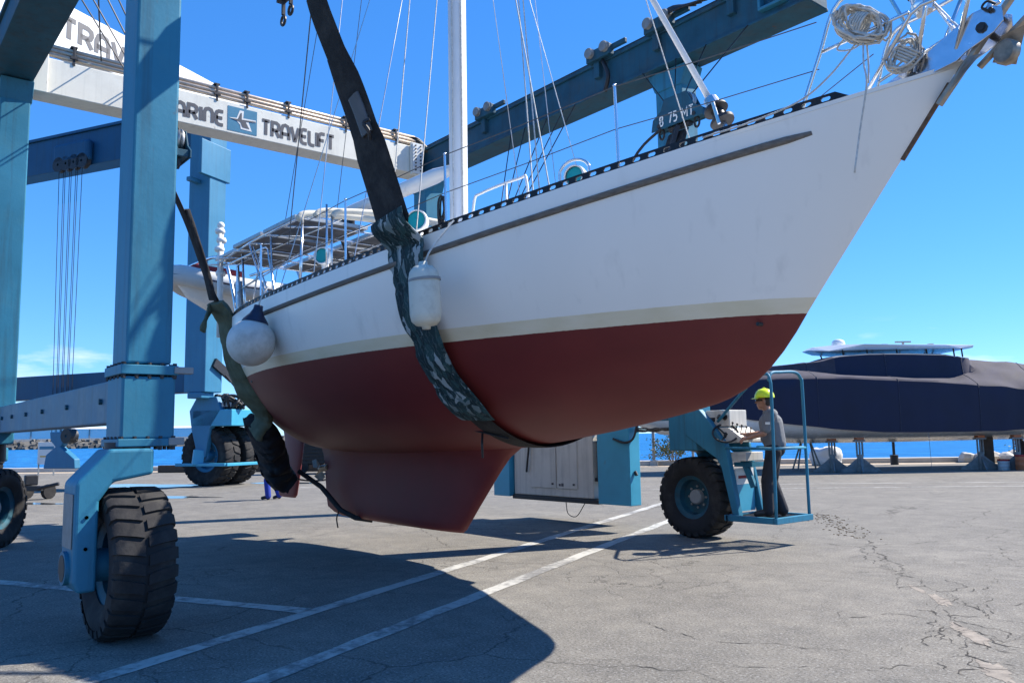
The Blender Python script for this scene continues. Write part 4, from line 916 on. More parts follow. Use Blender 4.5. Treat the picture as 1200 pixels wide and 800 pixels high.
# fenders on the starboard side
fd = root('cylindrical_fender', (-5.86, 3.84, 2.4), 'long cream cylindrical fender hanging beside the camouflage sleeve', 'fender')
mb = MB(); prof = [(.0, -.30), (.035, -.30), (.04, -.275), (.09, -.265), (.125, -.23), (.137, -.17), (.137, .14), (.125, .20), (.09, .245), (.045, .26), (.04, .29), (0, .29)]
mb.lathe(prof, (-5.93, 3.92, 2.72), (-.03, -.03, 1), 28); mb.build('body', FENDER, fd, smooth=True)
mb = MB(); mb.tube(smoothpath([(-5.93, 3.92, 3.0), (-5.93, 3.98, 3.12), (-5.92, 4.12, 3.3), (-5.91, 4.22, 3.42)], 5), .009, 6); mb.build('lanyard', ROPE, fd)
mb = MB(); mb.lathe([(.140, -.012), (.142, 0), (.140, .012)], (-5.928, 3.917, 2.85), (-.03, -.09, 1), 28); mb.build('dark_band', GREYP, fd, smooth=True)
fb = root('ball_fender', (-9.5, 3.6, 2.35), 'round off-white ball fender with navy top near the stern', 'fender')
by = YC-hull_y_at(-9.1, 2.62)-.275
mb = MB(); mb.ball((-9.1, by, 2.60), .27, 28, 18); mb.build('body', BALLF, fb, smooth=True)
mb = MB(); mb.lathe([(.15, .215), (.14, .24), (.085, .31), (.055, .37), (.05, .42), (0, .42)], (-9.1, by, 2.615), (.05, .18, 1), 20); mb.build('navy_cap', NAVY, fb, smooth=True)
mb = MB(); mb.tube(smoothpath([(-9.08, by+.07, 3.0), (-9.08, by+.10, 3.12), (-9.08, YC-half_b(-9.08)-.01, 3.26)], 4), .009, 6); mb.build('lanyard', ROPE, fb)

# ------------------------------------------------------------------ the blue boat hoist
hoist = root('boat_hoist', (-10.9, YC, 0), 'blue four wheeled boat hoist straddling the sailboat with white cross beam', 'boat hoist')
def flange(parent, x0, x1, y0, y1, z, h=.038, e=.045):
    mb = MB(); mb.box(x0-e, x1+e, y0-e, y1+e, z-h, z+h); f_ = mb.build('flange', BLUE, parent, bevel=.006); mb = MB()
    nx = 5
    for i in range(nx):
        for (xx, yy) in ((lerp(x0-e*.4, x1+e*.4, i/(nx-1)), y0-e*.5), (lerp(x0-e*.4, x1+e*.4, i/(nx-1)), y1+e*.5), (x1+e*.5, lerp(y0-e*.4, y1+e*.4, i/(nx-1))), (x0-e*.5, lerp(y0-e*.4, y1+e*.4, i/(nx-1)))):
            mb.tube([(xx, yy, z-h-.03), (xx, yy, z+h+.02)], .017, 6)
    mb.build('bolt', DARKSTEEL, parent)['kind'] = 'stuff'
LEGS = {'B': (-7.36, -6.95, 1.78, 2.13), 'A': (-14.46, -14.0, 1.70, 2.10), 'E': (-7.98, -7.48, 9.52, 9.88), 'D': (-14.66, -14.2, 9.42, 9.84)}
for nme, (x0, x1, y0, y1) in LEGS.items():
    zt = 6.985; zb = 1.5 if nme in 'BA' else 1.24
    mb = MB(); mb.box(x0, x1, y0, y1, 2.12 if nme in 'B' else zb, zt)
    lg = mb.build('leg', BLUE, hoist, bevel=.02, seg=3)
    if nme == 'B':
        mb = MB(); mb.box(x0-.0, x1+.03, y0-.03, y1+.03, 1.52, 2.02); mb.build('leg_socket', BLUE, lg, bevel=.02)
        flange(lg, x0, x1, y0, y1, 2.07)
        mb = MB(); mb.box(x1-.02, x1+.06, y1+.01, y1+.16, 2.045, 2.10); mb.box(x1-.02, x1+.06, y1-.02, y1+.1, 1.47, 1.53); mb.build('pale_lug', GREYP, lg, bevel=.006)
        flange(lg, x0, x1, y0, y1, 1.495, .03, .05)
    # gusset under top beam
    mb = MB(); mb.prism([(x0-.12, y0-.02, zt-.02), (x1+.12, y0-.02, zt-.02), (x1, y0-.02, zt-.32), (x0, y0-.02, zt-.32)], (0, y1-y0+.04, 0)); mb.build('gusset', BLUE, lg, bevel=.01)
# longitudinal top beams with cable runs and sheaves
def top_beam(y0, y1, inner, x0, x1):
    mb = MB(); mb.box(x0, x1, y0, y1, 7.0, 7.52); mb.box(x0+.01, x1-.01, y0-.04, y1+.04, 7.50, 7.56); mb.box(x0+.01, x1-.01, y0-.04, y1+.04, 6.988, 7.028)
    tb = mb.build('top_beam', GRIME_SHADE, hoist, bevel=.008)
    mb = MB()
    for dz, dy in ((7.64, .1), (7.70, .16), (7.66, .25)): mb.tube([(x0+.3, y0+dy, dz), (x1-1.2, y0+dy, dz)], .012, 6)
    mb.build('cable', CABLE, tb)
    sgn = 1 if inner == y1 else -1
    for xs_ in (-12.0, -8.95, -7.7, -6.35):
        mb = MB(); yi = inner+sgn*.03; mb.obox((xs_, yi+sgn*.06, 7.62), (.26, 0, 0), (0, .06, 0), (0, 0, .09)); mb.obox((xs_-.1, yi, 7.48), (.06, 0, 0), (0, .05, 0), (0, 0, .22)); mb.obox((xs_+.35, yi+sgn*.03, 7.66), (.2, 0, 0), (0, .03, 0), (0, 0, .04))
        tr_ = mb.build('sheave_bracket', GRIME_SHADE, tb, bevel=.01)
        for q in (-.15, .18): mb = MB(); mb.lathe([(.0, -.05), (.08, -.05), (.09, -.03), (.065, 0), (.09, .03), (.08, .05), (.0, .05)], (xs_+q, yi+sgn*.14, 7.66), (0, 1, 0), 18); mb.build('sheave', JACK, tr_, auto=40)
    mb = MB()
    for k in range(5): mb.tube(smoothpath([(-7.9+.05*k, inner, 7.60), (-7.5, inner+sgn*(.1+.02*k), 7.78-.03*k), (-7.0+.1*k, inner+sgn*.1, 7.62)], 5), .018, 6)
    mb.build('hose_loop', BLACK, tb, smooth=True)['kind'] = 'stuff'; mb = MB(); mb.tube(smoothpath([(-8.9, inner+sgn*.08, 7.5), (-8.75, inner+sgn*.12, 7.2), (-8.85, inner+sgn*.1, 6.95)], 5), .035, 8); mb.build('hydraulic_hose', BLACK, tb, smooth=True)
    mb = MB(); mb.box(-6.0, -5.6, min(inner, inner+sgn*.1), max(inner, inner+sgn*.1), 7.1, 7.14); mb.box(-6.0, -5.96, min(inner, inner+sgn*.1), max(inner, inner+sgn*.1), 7.14, 7.44); mb.box(-5.64, -5.6, min(inner, inner+sgn*.1), max(inner, inner+sgn*.1), 7.14, 7.44); mb.build('stop_bracket', BLUE, tb, bevel=.005)
    return tb
top_beam(1.57, 2.07, 2.07, -14.75, -4.9)
tbf = top_beam(9.42, 9.86, 9.42, -14.75, -5.3)
# white cross beam over the aft end, with lettering, pipes and clamps
mb = MB(); mb.box(-14.66, -14.2, 2.14, 9.36, 6.965, 7.54); xb = mb.build('cross_beam', BEAMW, hoist, bevel=.012, seg=2)
for bb in ((-14.18, -14.14, 2.14, 2.34, 6.94, 7.57), (-14.18, -14.12, 9.02, 9.3, 6.9, 7.6)): MB().box(*bb).build('end_plate', BEAMW, xb, bevel=.01)
mb = MB(); mb.box(-14.11, -14.085, 9.04, 9.28, 6.93, 7.58)
mb.build('bolt_plate', FARW, xb)
mb = MB()
for z in [7.0+.075*i for i in range(8)]:
    for y in (9.10, 9.22): mb.tube([(-14.09, y, z), (-14.06, y, z)], .016, 6)
mb.build('bolt', DARKSTEEL, xb)['kind'] = 'stuff'
UXB, UZB, NB = (0, 1, 0), (0, 0, 1), (1, 0, 0)
letters('MARINE', (-14.2, 4.02, 7.075), UXB, UZB, NB, .245, .062, .26, .004, target=1.10).build('lettering', DECAL, xb)
letters('TRAVELIFT', (-14.2, 5.84, 7.075), UXB, UZB, NB, .27, .062, .20, .004, target=1.45).build('lettering', DECAL, xb)
mb = MB(); mb.box(-14.2, -14.195, 5.20, 5.74, 7.015, 7.465); lgp = mb.build('logo_panel', LOGOB, xb)
def flatpoly(pts, d, m_, parent, name):
    mb = MB(); mb.add([(-14.195+d, 5.20+a*.54, 7.015+b*.45) for a, b in pts], [tuple(range(len(pts)))]); return mb.build(name, m_, parent)
flatpoly([(.04, .52), (.30, .56), (.40, .90), (.54, .90), (.52, .60), (.96, .62), (.96, .52), (.70, .50), (.82, .12), (.44, .14), (.42, .30), (.30, .44)], .003, DECALW, lgp, 'logo_mark')
flatpoly([(.10, .50), (.34, .52), (.43, .80), (.47, .80), (.47, .53), (.96, .575), (.96, .54), (.60, .47), (.74, .20), (.50, .22), (.42, .42), (.2, .47)], .006, DECAL, lgp, 'logo_mark')
mb = MB()
for k, (dx, dz) in enumerate(((-14.24, 7.615), (-14.25, 7.69), (-14.27, 7.765), (-14.36, 7.66))): mb.tube([(dx, 2.2, dz), (dx, 9.2, dz)], .034, 10)
mb.build('hydraulic_pipe', PIPE, xb, smooth=True)
for y in (2.7, 3.9, 5.0, 5.55, 6.35, 7.55, 8.7):
    mb = MB(); mb.box(-14.45, -14.19, y-.05, y+.05, 7.80, 7.825); mb.box(-14.202, -14.185, y-.02, y+.02, 7.50, 7.815); mb.box(-14.20, -14.17, y-.06, y+.06, 7.60, 7.64); mb.build('pipe_clamp', DARKSTEEL, xb, bevel=.004)
mb = MB()
for k in range(7): mb.tube(smoothpath([(-14.3-.04*k, 8.95, 7.68), (-14.22, 9.2+.03*k, 7.75-.04*k), (-14.25+.05*k, 9.5, 7.6-.05*k), (-14.1, 9.5, 7.3)], 5), .022, 6)
for k in range(4): mb.tube(smoothpath([(-14.3-.05*k, 2.4, 7.68), (-14.2, 2.2+.02*k, 7.72-.05*k), (-14.05, 2.1, 7.5-.1*k)], 5), .02, 6)
mb.build('hydraulic_hose', BLACK, xb, smooth=True)
# side sills
mb = MB(); mb.box(-14.0, -7.36, 1.86, 2.08, 1.66, 2.03); sl_ = mb.build('sill_beam', mat('scuffed_sill_blue', (.045, .14, .22), .5, .1, var=.25, vscale=3, dirt=(.16, .23, .28), dirt_amt=.6, dscale=4, streak=.4), hoist, bevel=.015)
for x in (-8.0, -9.35, -10.6, -11.6, -12.6, -13.4):
    mb = MB(); mb.tube([(x, 1.865, 1.86), (x, 1.835, 1.86)], .027, 6); mb.build('bolt', RIMP, sl_)
mb = MB(); mb.box(-14.2, -7.98, 9.6, 9.84, 1.68, 2.05); mb.build('sill_beam', BLUE, hoist, bevel=.015)
# steering forks and wheels
def fork(cx, cyw, side, rotz=0., front=True):
    """side -1: arm on the starboard side of the wheel"""
    Rz = Matrix.Rotation(rotz, 4, 'Z'); T = Matrix.Translation((cx, cyw, 0)) @ Rz
    def tr_(p): return T @ V(p)
    s = side; mb = MB()
    poly = [(s*-.12, 1.45), (s*.20, 1.45), (s*.43, 1.20), (s*.43, .48), (s*.39, .40), (s*.265, .40), (s*.265, 1.06), (s*.17, 1.20), (s*-.12, 1.25)]
    mb.prism([tr_((-.17, y, z)) for y, z in poly], T.to_3x3() @ V((.40, 0, 0)))
    fk = mb.build('fork', BLUE, hoist, bevel=.025, seg=3)
    mb = MB(); mb.tube([tr_((.02, s*.46, .57)), tr_((.02, s*.05, .57))], .125, 20); mb.build('axle_housing', BLUE, fk, auto=40)
    mb = MB(); mb.tube([tr_((.02, s*.462, .57)), tr_((.02, s*.464, .57))], .10, 16); mb.build('axle_bore', DARKSTEEL, fk)
    mb = MB(); mb.tube([tr_((0, s*.02, 1.25)), tr_((0, s*.02, 1.5))], .17, 20); mb.build('steering_pivot', DARKSTEEL, fk, auto=40)
    mb = MB()
    for dx in (-.12, .12):
        for zz in (.72, .95): mb.tube([tr_((.225, s*.35, zz)), tr_((.24, s*.35, zz))], .014, 6)
    mb.build('bolt', DARKSTEEL, fk)['kind'] = 'stuff'
    ax = T.to_3x3() @ V((0, 1, 0)); w = wheel(hoist, T @ V((0, 0, .572)), ax, .572, .455, lugs=26)
    return fk
fork(-7.08, 1.87, -1); fork(-7.72, 9.83, 1); fork(-14.45, 1.92, -1, math.radians(-38)); fork(-14.45, 9.8, 1)
# pale reflective strip down the fork arm edge
mb = MB(); mb.box(-7.2, -6.9, 1.432, 1.437, .72, 1.12); mb.build('reflective_strip', JACK, hoist)
# hoist blocks with cables
def block(c, w, hgt, ydir, name_letters=False):
    c = V(c); mb = MB()
    pl = [(-.5, -.28), (.5, -.28), (.5, -.12), (.34, .02), (.22, .36), (-.22, .36), (-.30, .12), (-.46, -.02)]
    for o in (-.09, .07): mb.prism([c+V((a*w, o, b*hgt)) for a, b in pl], (0, .02, 0))
    mb.box(c.x-w*.46, c.x+w*.46, c.y-.07, c.y+.07, c.z-hgt*.26, c.z-hgt*.12)
    bk = mb.build('hoist_block', GRIME_SHADE, hoist, bevel=.006)
    for q in (-.12, .12): mb = MB(); mb.lathe([(.02, -.04), (.13, -.04), (.14, -.02), (.11, 0), (.14, .02), (.13, .04), (.02, .04)], (c.x+q, c.y, c.z+hgt*.16), (0, 1, 0), 18); mb.build('sheave', STEEL, bk, auto=40)
    mb = MB()
    for q in (-.34, .34):
        mb.tube([c+V((q*w, -.1, -hgt*.2)), c+V((q*w, .1, -hgt*.2))], .03, 8); mb.tube([c+V((q*w+.04*math.sin(t_), -.03, -hgt*.2-.1-.07*math.cos(t_))) for t_ in [2*PI*i/12 for i in range(12)]], .016, 6, closed=True)
    mb.tube([c+V((-.2*w, 0, -hgt*.3)), c+V((.2*w, 0, -hgt*.3))], .05, 8); mb.build('shackle', DARKSTEEL, bk)
    return bk
bfar = block((-6.72, 8.50, 5.72), .86, .62, 1)
letters('8 75 mT', (-6.99, 8.408, 5.585), (.965, 0, .0), UZB, (0, -1, 0), .13, .022, .3, .004, target=.58).build('lettering', DECALW, bfar)
block((-6.72, 3.2, 5.98), .8, .6, 1); block((-10.30, 3.12, 5.08), .72, .62, 1); block((-10.45, 8.58, 5.08), .72, .62, 1)
for (bx, by_, bz, ty, xs_) in ((-6.72, 8.5, 5.9, 9.38, (-8.1, -7.45, -6.9, -6.2)), (-6.72, 3.2, 6.1, 2.12, (-8.1, -7.45, -6.9, -6.2)), (-10.45, 8.58, 5.25, 9.38, (-11.3, -10.9, -10.3, -9.9, -9.6)), (-10.3, 3.12, 5.25, 2.12, (-10.9, -10.6, -10.2, -9.9))):
    for k, x in enumerate(xs_):
        mb = MB(); mb.tube([(bx+(-.22+.14*k), by_, bz), (x, ty, 7.0)], .009, 6); mb.build('hoist_cable', CABLE, hoist)
mb = MB(); mb.tube(smoothpath([(-6.98, 8.42, 5.56), (-7.3, 8.3, 5.3), (-7.6, 8.1, 4.7)], 4), .02, 6); mb.bar((-6.72, 8.42, 5.5), (-6.80, 8.3, 5.05), .16, .05); mb.build('sling_end', DARKSTEEL, hoist)
# small dark swivel hooks above the near sling
mb = MB()
for x, z in ((-7.42, 5.62), (-7.25, 5.66)):
    mb.bar((x, 3.25, z+.35), (x, 3.25, z+.06), .03, .03); mb.tube([(x+.045*math.cos(t_), 3.25, z+.045*math.sin(t_)) for t_ in [2*PI*i/14 for i in range(14)]], .014, 6, closed=True)
mb.obox((-7.3, 3.25, 5.88), (.2, 0, 0), (0, .04, 0), (0, 0, .05)); mb.build('swivel_hook', DARKSTEEL, hoist)
# loose lines from beams
mb = MB(); mb.tube([(-7.05, 3.38, 5.72), (-9.9, 4.45, 3.98)], .006, 6); mb.build('tag_line', DWIRE, hoist)
mb = MB()
for (a, b) in (((-13.9, 2.15, 7.3), (-11.6, 2.05, 7.6)), ((-14.2, 3.1, 7.7), (-10.2, 2.1, 7.6)), ((-14.2, 3.9, 7.7), (-9.6, 2.1, 7.6)), ((-14.2, 4.0, 7.72), (-9.3, 2.1, 7.65))): mb.tube([a, b], .012, 6)
mb.build('stay_cable', CABLE, hoist)
# power pack slung under the far sill
mb = MB(); mb.box(-11.62, -9.62, 9.58, 10.4, .46, 1.66); pp = mb.build('power_pack', CABW, hoist, bevel=.015)
for x0, x1 in ((-11.15, -10.50), (-10.47, -9.98)):
    mb = MB(); mb.box(x0, x1, 9.562, 9.58, .60, 1.48); dr = mb.build('door', CABW, pp, bevel=.006)
    mb = MB(); mb.box(x0+.06, x0+.10, 9.552, 9.562, 1.40, 1.43); mb.box(x1-.1, x1-.06, 9.552, 9.562, .66, .69); mb.build('latch', DARKSTEEL, dr)
mb = MB(); mb.box(-10.36, -10.31, 9.556, 9.5615, .64, .69); mb.box(-10.42, -10.38, 9.556, 9.5615, .64, .68); mb.build('warning_label', DECAL, pp)
mb = MB(); mb.box(-11.66, -9.5, 9.56, 10.42, .38, .455); mb.build('tray', DARKSTEEL, pp, bevel=.01)
mb = MB()
for i in range(9): mb.box(-9.60, -9.47, 9.66, 10.3, .82+.075*i, .85+.075*i)
mb.box(-9.62, -9.45, 9.62, 10.34, .74, .8); mb.build('radiator_fin', DARKSTEEL, pp)
for P, r_ in (([(-11.2, 9.545, 1.62), (-11.14, 9.53, 1.4), (-11.2, 9.53, 1.0), (-11.24, 9.545, .86)], .018), ([(-10.3, 9.6, .38), (-10.2, 9.55, .2), (-10.0, 9.55, .17), (-9.85, 9.6, .38)], .007), ([(-9.5, 9.6, 1.5), (-9.46, 9.55, 1.2), (-9.52, 9.6, .8)], .022)):
    mb = MB(); mb.tube(smoothpath(P, 6), r_, 8); mb.build('hydraulic_hose', BLACK, pp, smooth=True)
mb = MB(); mb.box(-9.43, -8.74, 9.49, 9.73, .40, 1.68); sp_ = mb.build('side_panel', CYAN, hoist, bevel=.01)
mb = MB(); mb.box(-12.12, -11.67, 9.5, 9.73, .42, 1.68); mb.build('side_panel', CYAN, hoist, bevel=.01)
mb = MB(); mb.tube([(-8.735, 9.6, .92), (-8.70, 9.6, .86)], .025, 6); mb.tube(smoothpath([(-9.05, 9.47, 1.42), (-8.8, 9.46, 1.36), (-8.66, 9.5, 1.42), (-8.62, 9.55, 1.62)], 4), .018, 8); mb.build('hose_clamp', BLACK, sp_)
mb = MB(); rnd = random.Random(4)
for k in range(5): mb.tube(smoothpath([(-8.7+i*.19, 9.62+.03*rnd.uniform(-1, 1), 1.55+.028*rnd.uniform(-1, 1)) for i in range(7)], 3), .014, 6)
mb.build('hose_bundle', mat('tan_black_hoses', (.09, .075, .06), .6, var=.7, vscale=30), hoist, smooth=True)
# operator station beside the far front wheel
mb = MB(); yb = 9.50
px2 = [(-7.66, 1.80), (-7.40, 1.82), (-7.22, 1.64), (-6.98, 1.34), (-6.80, .34), (-6.90, .34), (-7.06, 1.02), (-7.14, 1.14), (-7.66, 1.46)]
mb.prism([(x, yb, z) for x, z in px2], (0, .10, 0)); sp2 = mb.build('support_plate', BLUE, hoist, bevel=.012)
mb = MB(); mb.prism([(x, 10.05, z) for x, z in px2], (0, .06, 0)); mb.build('support_plate', BLUE, hoist, bevel=.012)
mb = MB(); zf = .36; mb.box(-6.95, -6.2, 9.40, 9.45, zf-.05, zf+.03); mb.box(-6.95, -6.2, 10.2, 10.25, zf-.05, zf+.03); mb.box(-6.22, -6.16, 9.4, 10.25, zf-.05, zf+.03); mb.box(-6.97, -6.91, 9.4, 10.25, zf-.05, zf+.03)
plat = mb.build('operator_platform', BLUE, hoist, bevel=.006)
mb = MB()
for i in range(14):
    x = -6.92+.05*i; mb.box(x, x+.010, 9.45, 10.2, zf+.004, zf+.012)
for i in range(15):
    y = 9.46+.05*i; mb.box(-6.91, -6.22, y, y+.010, zf+.0, zf+.006)
mb.build('grating', DARKSTEEL, plat)
R_ = .021
mb = MB(); mb.tube(smoothpath([(-6.19, 9.43, zf), (-6.17, 9.43, 1.9), (-6.18, 9.43, 2.16), (-6.24, 9.45, 2.24), (-6.40, 9.47, 2.22), (-6.62, 9.5, 2.06), (-7.12, 9.55, 1.64)], 6), R_, 10)
mb.tube(smoothpath([(-6.20, 9.43, 2.15), (-6.20, 9.5, 2.25), (-6.2, 9.7, 2.27), (-6.2, 10.05, 2.28), (-6.2, 10.19, 2.2), (-6.2, 10.22, 2.0), (-6.2, 10.22, zf)], 6), R_, 10)
mb.tube([(-6.18, 9.43, 1.27), (-6.2, 10.22, 1.27)], R_*.9, 10); mb.tube([(-6.18, 9.43, 1.27), (-6.95, 9.47, 1.28)], R_*.9, 10); mb.tube([(-6.2, 10.22, 1.27), (-6.95, 10.2, 1.28)], R_*.9, 10)
mb.build('guard_rail', BLUE, plat, smooth=True)
mb = MB(); mb.box(-7.36, -6.96, 9.60, 10.0, 1.575, 1.80); con = mb.build('control_console', CABW, hoist, bevel=.01)
mb = MB(); mb.prism([(-7.30, 9.58, 1.56), (-6.98, 9.58, 1.56), (-6.74, 9.58, 1.40), (-6.74, 9.58, 1.36), (-7.14, 9.58, 1.34)], (0, .5, 0)); mb.build('control_desk', CABW, con, bevel=.006)
mb = MB(); mb.box(-6.98, -6.72, 9.60, 10.0, 1.10, 1.22); mb.build('junction_box', CABW, con, bevel=.008)
for x in (-7.12, -7.03):
    mb = MB(); mb.lathe([(0, -.012), (.034, -.012), (.042, -.006), (.042, .0)], (x, 9.598, 1.70), (0, 1, 0), 16); mb.build('gauge', GAUGE, con, auto=40)
mb = MB(); mb.box(-7.32, -7.2, 9.59, 9.602, 1.64, 1.70); mb.build('switch_panel', DARKSTEEL, con)
for i in range(5):
    mb = MB(); x = -6.98+.045*i; mb.tube([(x, 9.66+.04*i, 1.50-.02*i), (x+.05, 9.63+.04*i, 1.62-.02*i)], .007, 6); mb.ball((x+.05, 9.63+.04*i, 1.62-.02*i), .016, 8, 6); mb.build('lever', BLACK, con, smooth=True)
mb = MB(); wc = V((-7.0, 9.55, 1.48)); wn = V((.45, -.55, .70)).normalized(); wu = wn.orthogonal().normalized(); wv = wn.cross(wu)
mb.tube([wc+(wu*math.cos(t_)+wv*math.sin(t_))*.17 for t_ in [2*PI*i/24 for i in range(24)]], .014, 8, closed=True)
for i in range(3): t_ = 2*PI*i/3; mb.tube([wc-wn*.03, wc+(wu*math.cos(t_)+wv*math.sin(t_))*.165], .010, 6)
mb.tube([wc-wn*.14, wc], .022, 8); mb.build('steering_wheel', BLACK, con, smooth=True)
mb = MB(); mb.bar((-6.9, 9.75, 1.2), (-6.72, 9.75, .75), .05, .08); mb.box(-6.99, -6.70, 9.7, 10.0, 1.02, 1.08); mb.build('pedal_bracket', BLUE, plat)
mb = MB(); mb.box(-6.93, -6.90, 9.62, 10.02, .42, .78); mb.build('kick_panel', CYAN, plat); mb = MB(); mb.box(-6.93, -6.902, 9.62, 10.02, .785, 1.0); mb.build('notice_plate', DECALW, plat); mb = MB(); mb.box(-6.901, -6.899, 9.66, 9.98, .86, .90); mb.build('red_print', REDCL, plat)

# ------------------------------------------------------------------ second, larger hoist parked behind
A2 = math.radians(28); E1 = V((-math.cos(A2), -math.sin(A2), 0)); E2 = V((math.sin(A2), -math.cos(A2), 0)); C0 = V((-27.6, 9.5, 0)); ZZ = V((0, 0, 1))
h2 = root('boat_hoist', C0, 'larger boat hoist with white lettered beam and twin wheels parked behind', 'boat hoist')
def at2(a, b, z): return C0+E1*a+E2*b+ZZ*z
def box2(mb, a0, a1, b0, b1, z0, z1):
    mb.obox(at2((a0+a1)/2, (b0+b1)/2, (z0+z1)/2), E1*((a1-a0)/2), E2*((b1-b0)/2), ZZ*((z1-z0)/2)); return mb
W2, L2 = 11.0, 11.5
for (a, b) in ((0, 0), (L2, 0), (0, W2), (L2, W2)):
    box2(MB(), a-.1, a+.8, b-.75, b+.05, 3.1, 12.40 if a == 0 else 11.62).build('leg', BLUE2, h2, bevel=.03)
for b in (-.7, W2-.7):
    box2(MB(), .66, L2+1.2, b, b+.7, 11.64, 12.95).build('top_beam', BLUE3, h2, bevel=.02)
    box2(MB(), .82, L2, b+.05, b+.6, 3.12, 3.98).build('sill_beam', BLUE3, h2, bevel=.02)
    mb = MB(); box2(mb, .68, L2+1.15, b-.08, b+.78, 12.95, 13.05); mb.build('beam_flange', BLUE3, h2)
box2(MB(), -.02, .63, -1.9, W2+.8, 12.42, 13.78).build('cross_beam', FARW, h2, bevel=.02)
N2 = -E1
letters('TRAVELIFT', at2(-.024, 5.78, 12.80), -E2, ZZ, N2, .58, .15, .22, .006, target=4.3).build('lettering', DECAL, h2)
box2(MB(), -.03, -.022, 5.98, 6.8, 12.68, 13.42).build('logo_panel', LOGOB, h2)
mb = MB(); mb.add([at2(-.034, q+.1, z-.05) for q, z in ((6.6, 13.0), (6.2, 13.05), (6.1, 13.4), (5.95, 13.4), (6.0, 13.1), (5.88, 13.0), (6.1, 12.75), (6.4, 12.8))], [tuple(range(8))]); mb.build('logo_mark', DECALW, h2)
# bracket plates, trolley and hanging block
mb = MB(); box2(mb, -.15, .0, -.9, .5, 10.4, 11.6); box2(mb, .3, .5, .05, .5, 10.2, 10.35); mb.build('corner_bracket', BLUE2, h2, bevel=.02)
mb = MB(); box2(mb, 5.4, 7.2, .02, .3, 11.75, 12.55); tr2 = mb.build('trolley', BLUE3, h2, bevel=.12, seg=3)
mb = MB()
for q in (5.7, 6.1, 6.5, 6.9): mb.lathe([(.05, -.1), (.28, -.1), (.24, 0), (.28, .1), (.05, .1)], at2(q, .2, 11.75), E2, 16)
mb.build('sheave', DARKSTEEL, tr2, auto=40)
for i in range(8):
    q = 5.75+.16*i+(.07 if i % 2 else 0); mb = MB(); mb.tube([at2(q, .2, 11.7), at2(q*.75+1.5, .2, 1.75)], .012, 6); mb.build('hoist_cable', CABLE, h2)
mb = MB()
mb.prism([at2(a, .12, z) for a, z in ((5.75, 1.9), (6.6, 1.9), (6.55, 1.6), (6.3, 1.38), (6.75, 1.1), (6.85, .62), (5.3, .62), (5.35, .95), (6.05, 1.38), (5.8, 1.6))], E2*.25); mb.build('hoist_block', BLUE2, h2, bevel=.03)
mb = MB(); mb.lathe([(.05, -.16), (.26, -.16), (.26, .16), (.05, .16)], at2(5.75, .25, 1.75), E2, 18); mb.build('sheave', DARKSTEEL, h2, auto=40)
# bogie with twin wheels under the near corner
def bogie(a, b):
    mb = MB(); mb.prism([at2(a-.3, b-.5, 2.95), at2(a+.55, b-.5, 2.95), at2(a+.85, b-.5, 2.5), at2(a+.75, b-.5, 1.9), at2(a+.45, b-.5, .95), at2(a+.15, b-.5, .95), at2(a-.05, b-.5, 1.9), at2(a-.5, b-.5, 2.5)], E2*.22)
    mb.tube([at2(a+.3, b-.4, 1.0), at2(a+.3, b-2.3, 1.0)], .2, 16); box2(mb, a+.0, a+.6, b-.5, b+.1, 2.9, 3.1); bg_ = mb.build('bogie_frame', BLUE2, h2, bevel=.03)
    mb = MB(); box2(mb, a-.95, a+.7, b-2.1, b-.28, 1.98, 2.52); mb.build('bogie_box', CYAN, bg_, bevel=.02)
    mb = MB(); rnd = random.Random(2)
    for k in range(16): p0 = at2(a-.8+.1*k, b-.4-.05*k, 2.55); mb.tube(smoothpath([p0, p0+V((rnd.uniform(-.2, .2), rnd.uniform(-.2, .2), rnd.uniform(.2, .5))), p0+V((rnd.uniform(-.4, .4), rnd.uniform(.1, .5), rnd.uniform(.1, .45))), p0+V((.1, .4, .0))], 4), .05, 6)
    mb.build('hydraulic_hose', BLACK, bg_, smooth=True)
    mb = MB()
    for k in range(6): p0 = at2(a-.6+.22*k, b-.5, 2.68); mb.obox(p0, V((.12, 0, 0)), V((0, .08, 0)), V((0, 0, .08)))
    mb.build('valve_block', STEEL, bg_, bevel=.02)
    mb = MB(); mb.bar(at2(a+1.2, b-.12, .72), at2(a-.9, b-.12, .72), .12, .10); mb.bar(at2(a-.9, b-.12, .72), at2(a-.9, b-2.0, .72), .12, .10); mb.bar(at2(a+.3, b-.2, 1.2), at2(a+.3, b-.12, .70), .35, .12); mb.build('step_rail', CYAN, bg_, bevel=.015)
    for q in (-.75, -1.75):
        wheel(h2, at2(a+.3, b+q, .99), E2, .99, .72, lugs=22, rim_mat=BLUE2, n=44)
bogie(0, 0)
for (a, b) in ((L2, 0), (0, W2), (L2, W2)):
    wheel(h2, at2(a+.3, b-.75, .99), E2, .99, .72, lugs=22, rim_mat=BLUE2, n=44); box2(MB(), a, a+.6, b-.5, b-.1, .9, 3.1).build('bogie_frame', BLUE2, h2, bevel=.03)
mb = MB(); mb.bar(at2(-.15, -.3, 4.1), at2(-.15, -1.2, 3.6), .1, .3); mb.tube(smoothpath([at2(-.2, -.8, 3.7), at2(-.3, -1.3, 3.2), at2(-.2, -1.7, 3.0)], 5), .03, 6); mb.build('lamp_bracket', DARKSTEEL, h2)

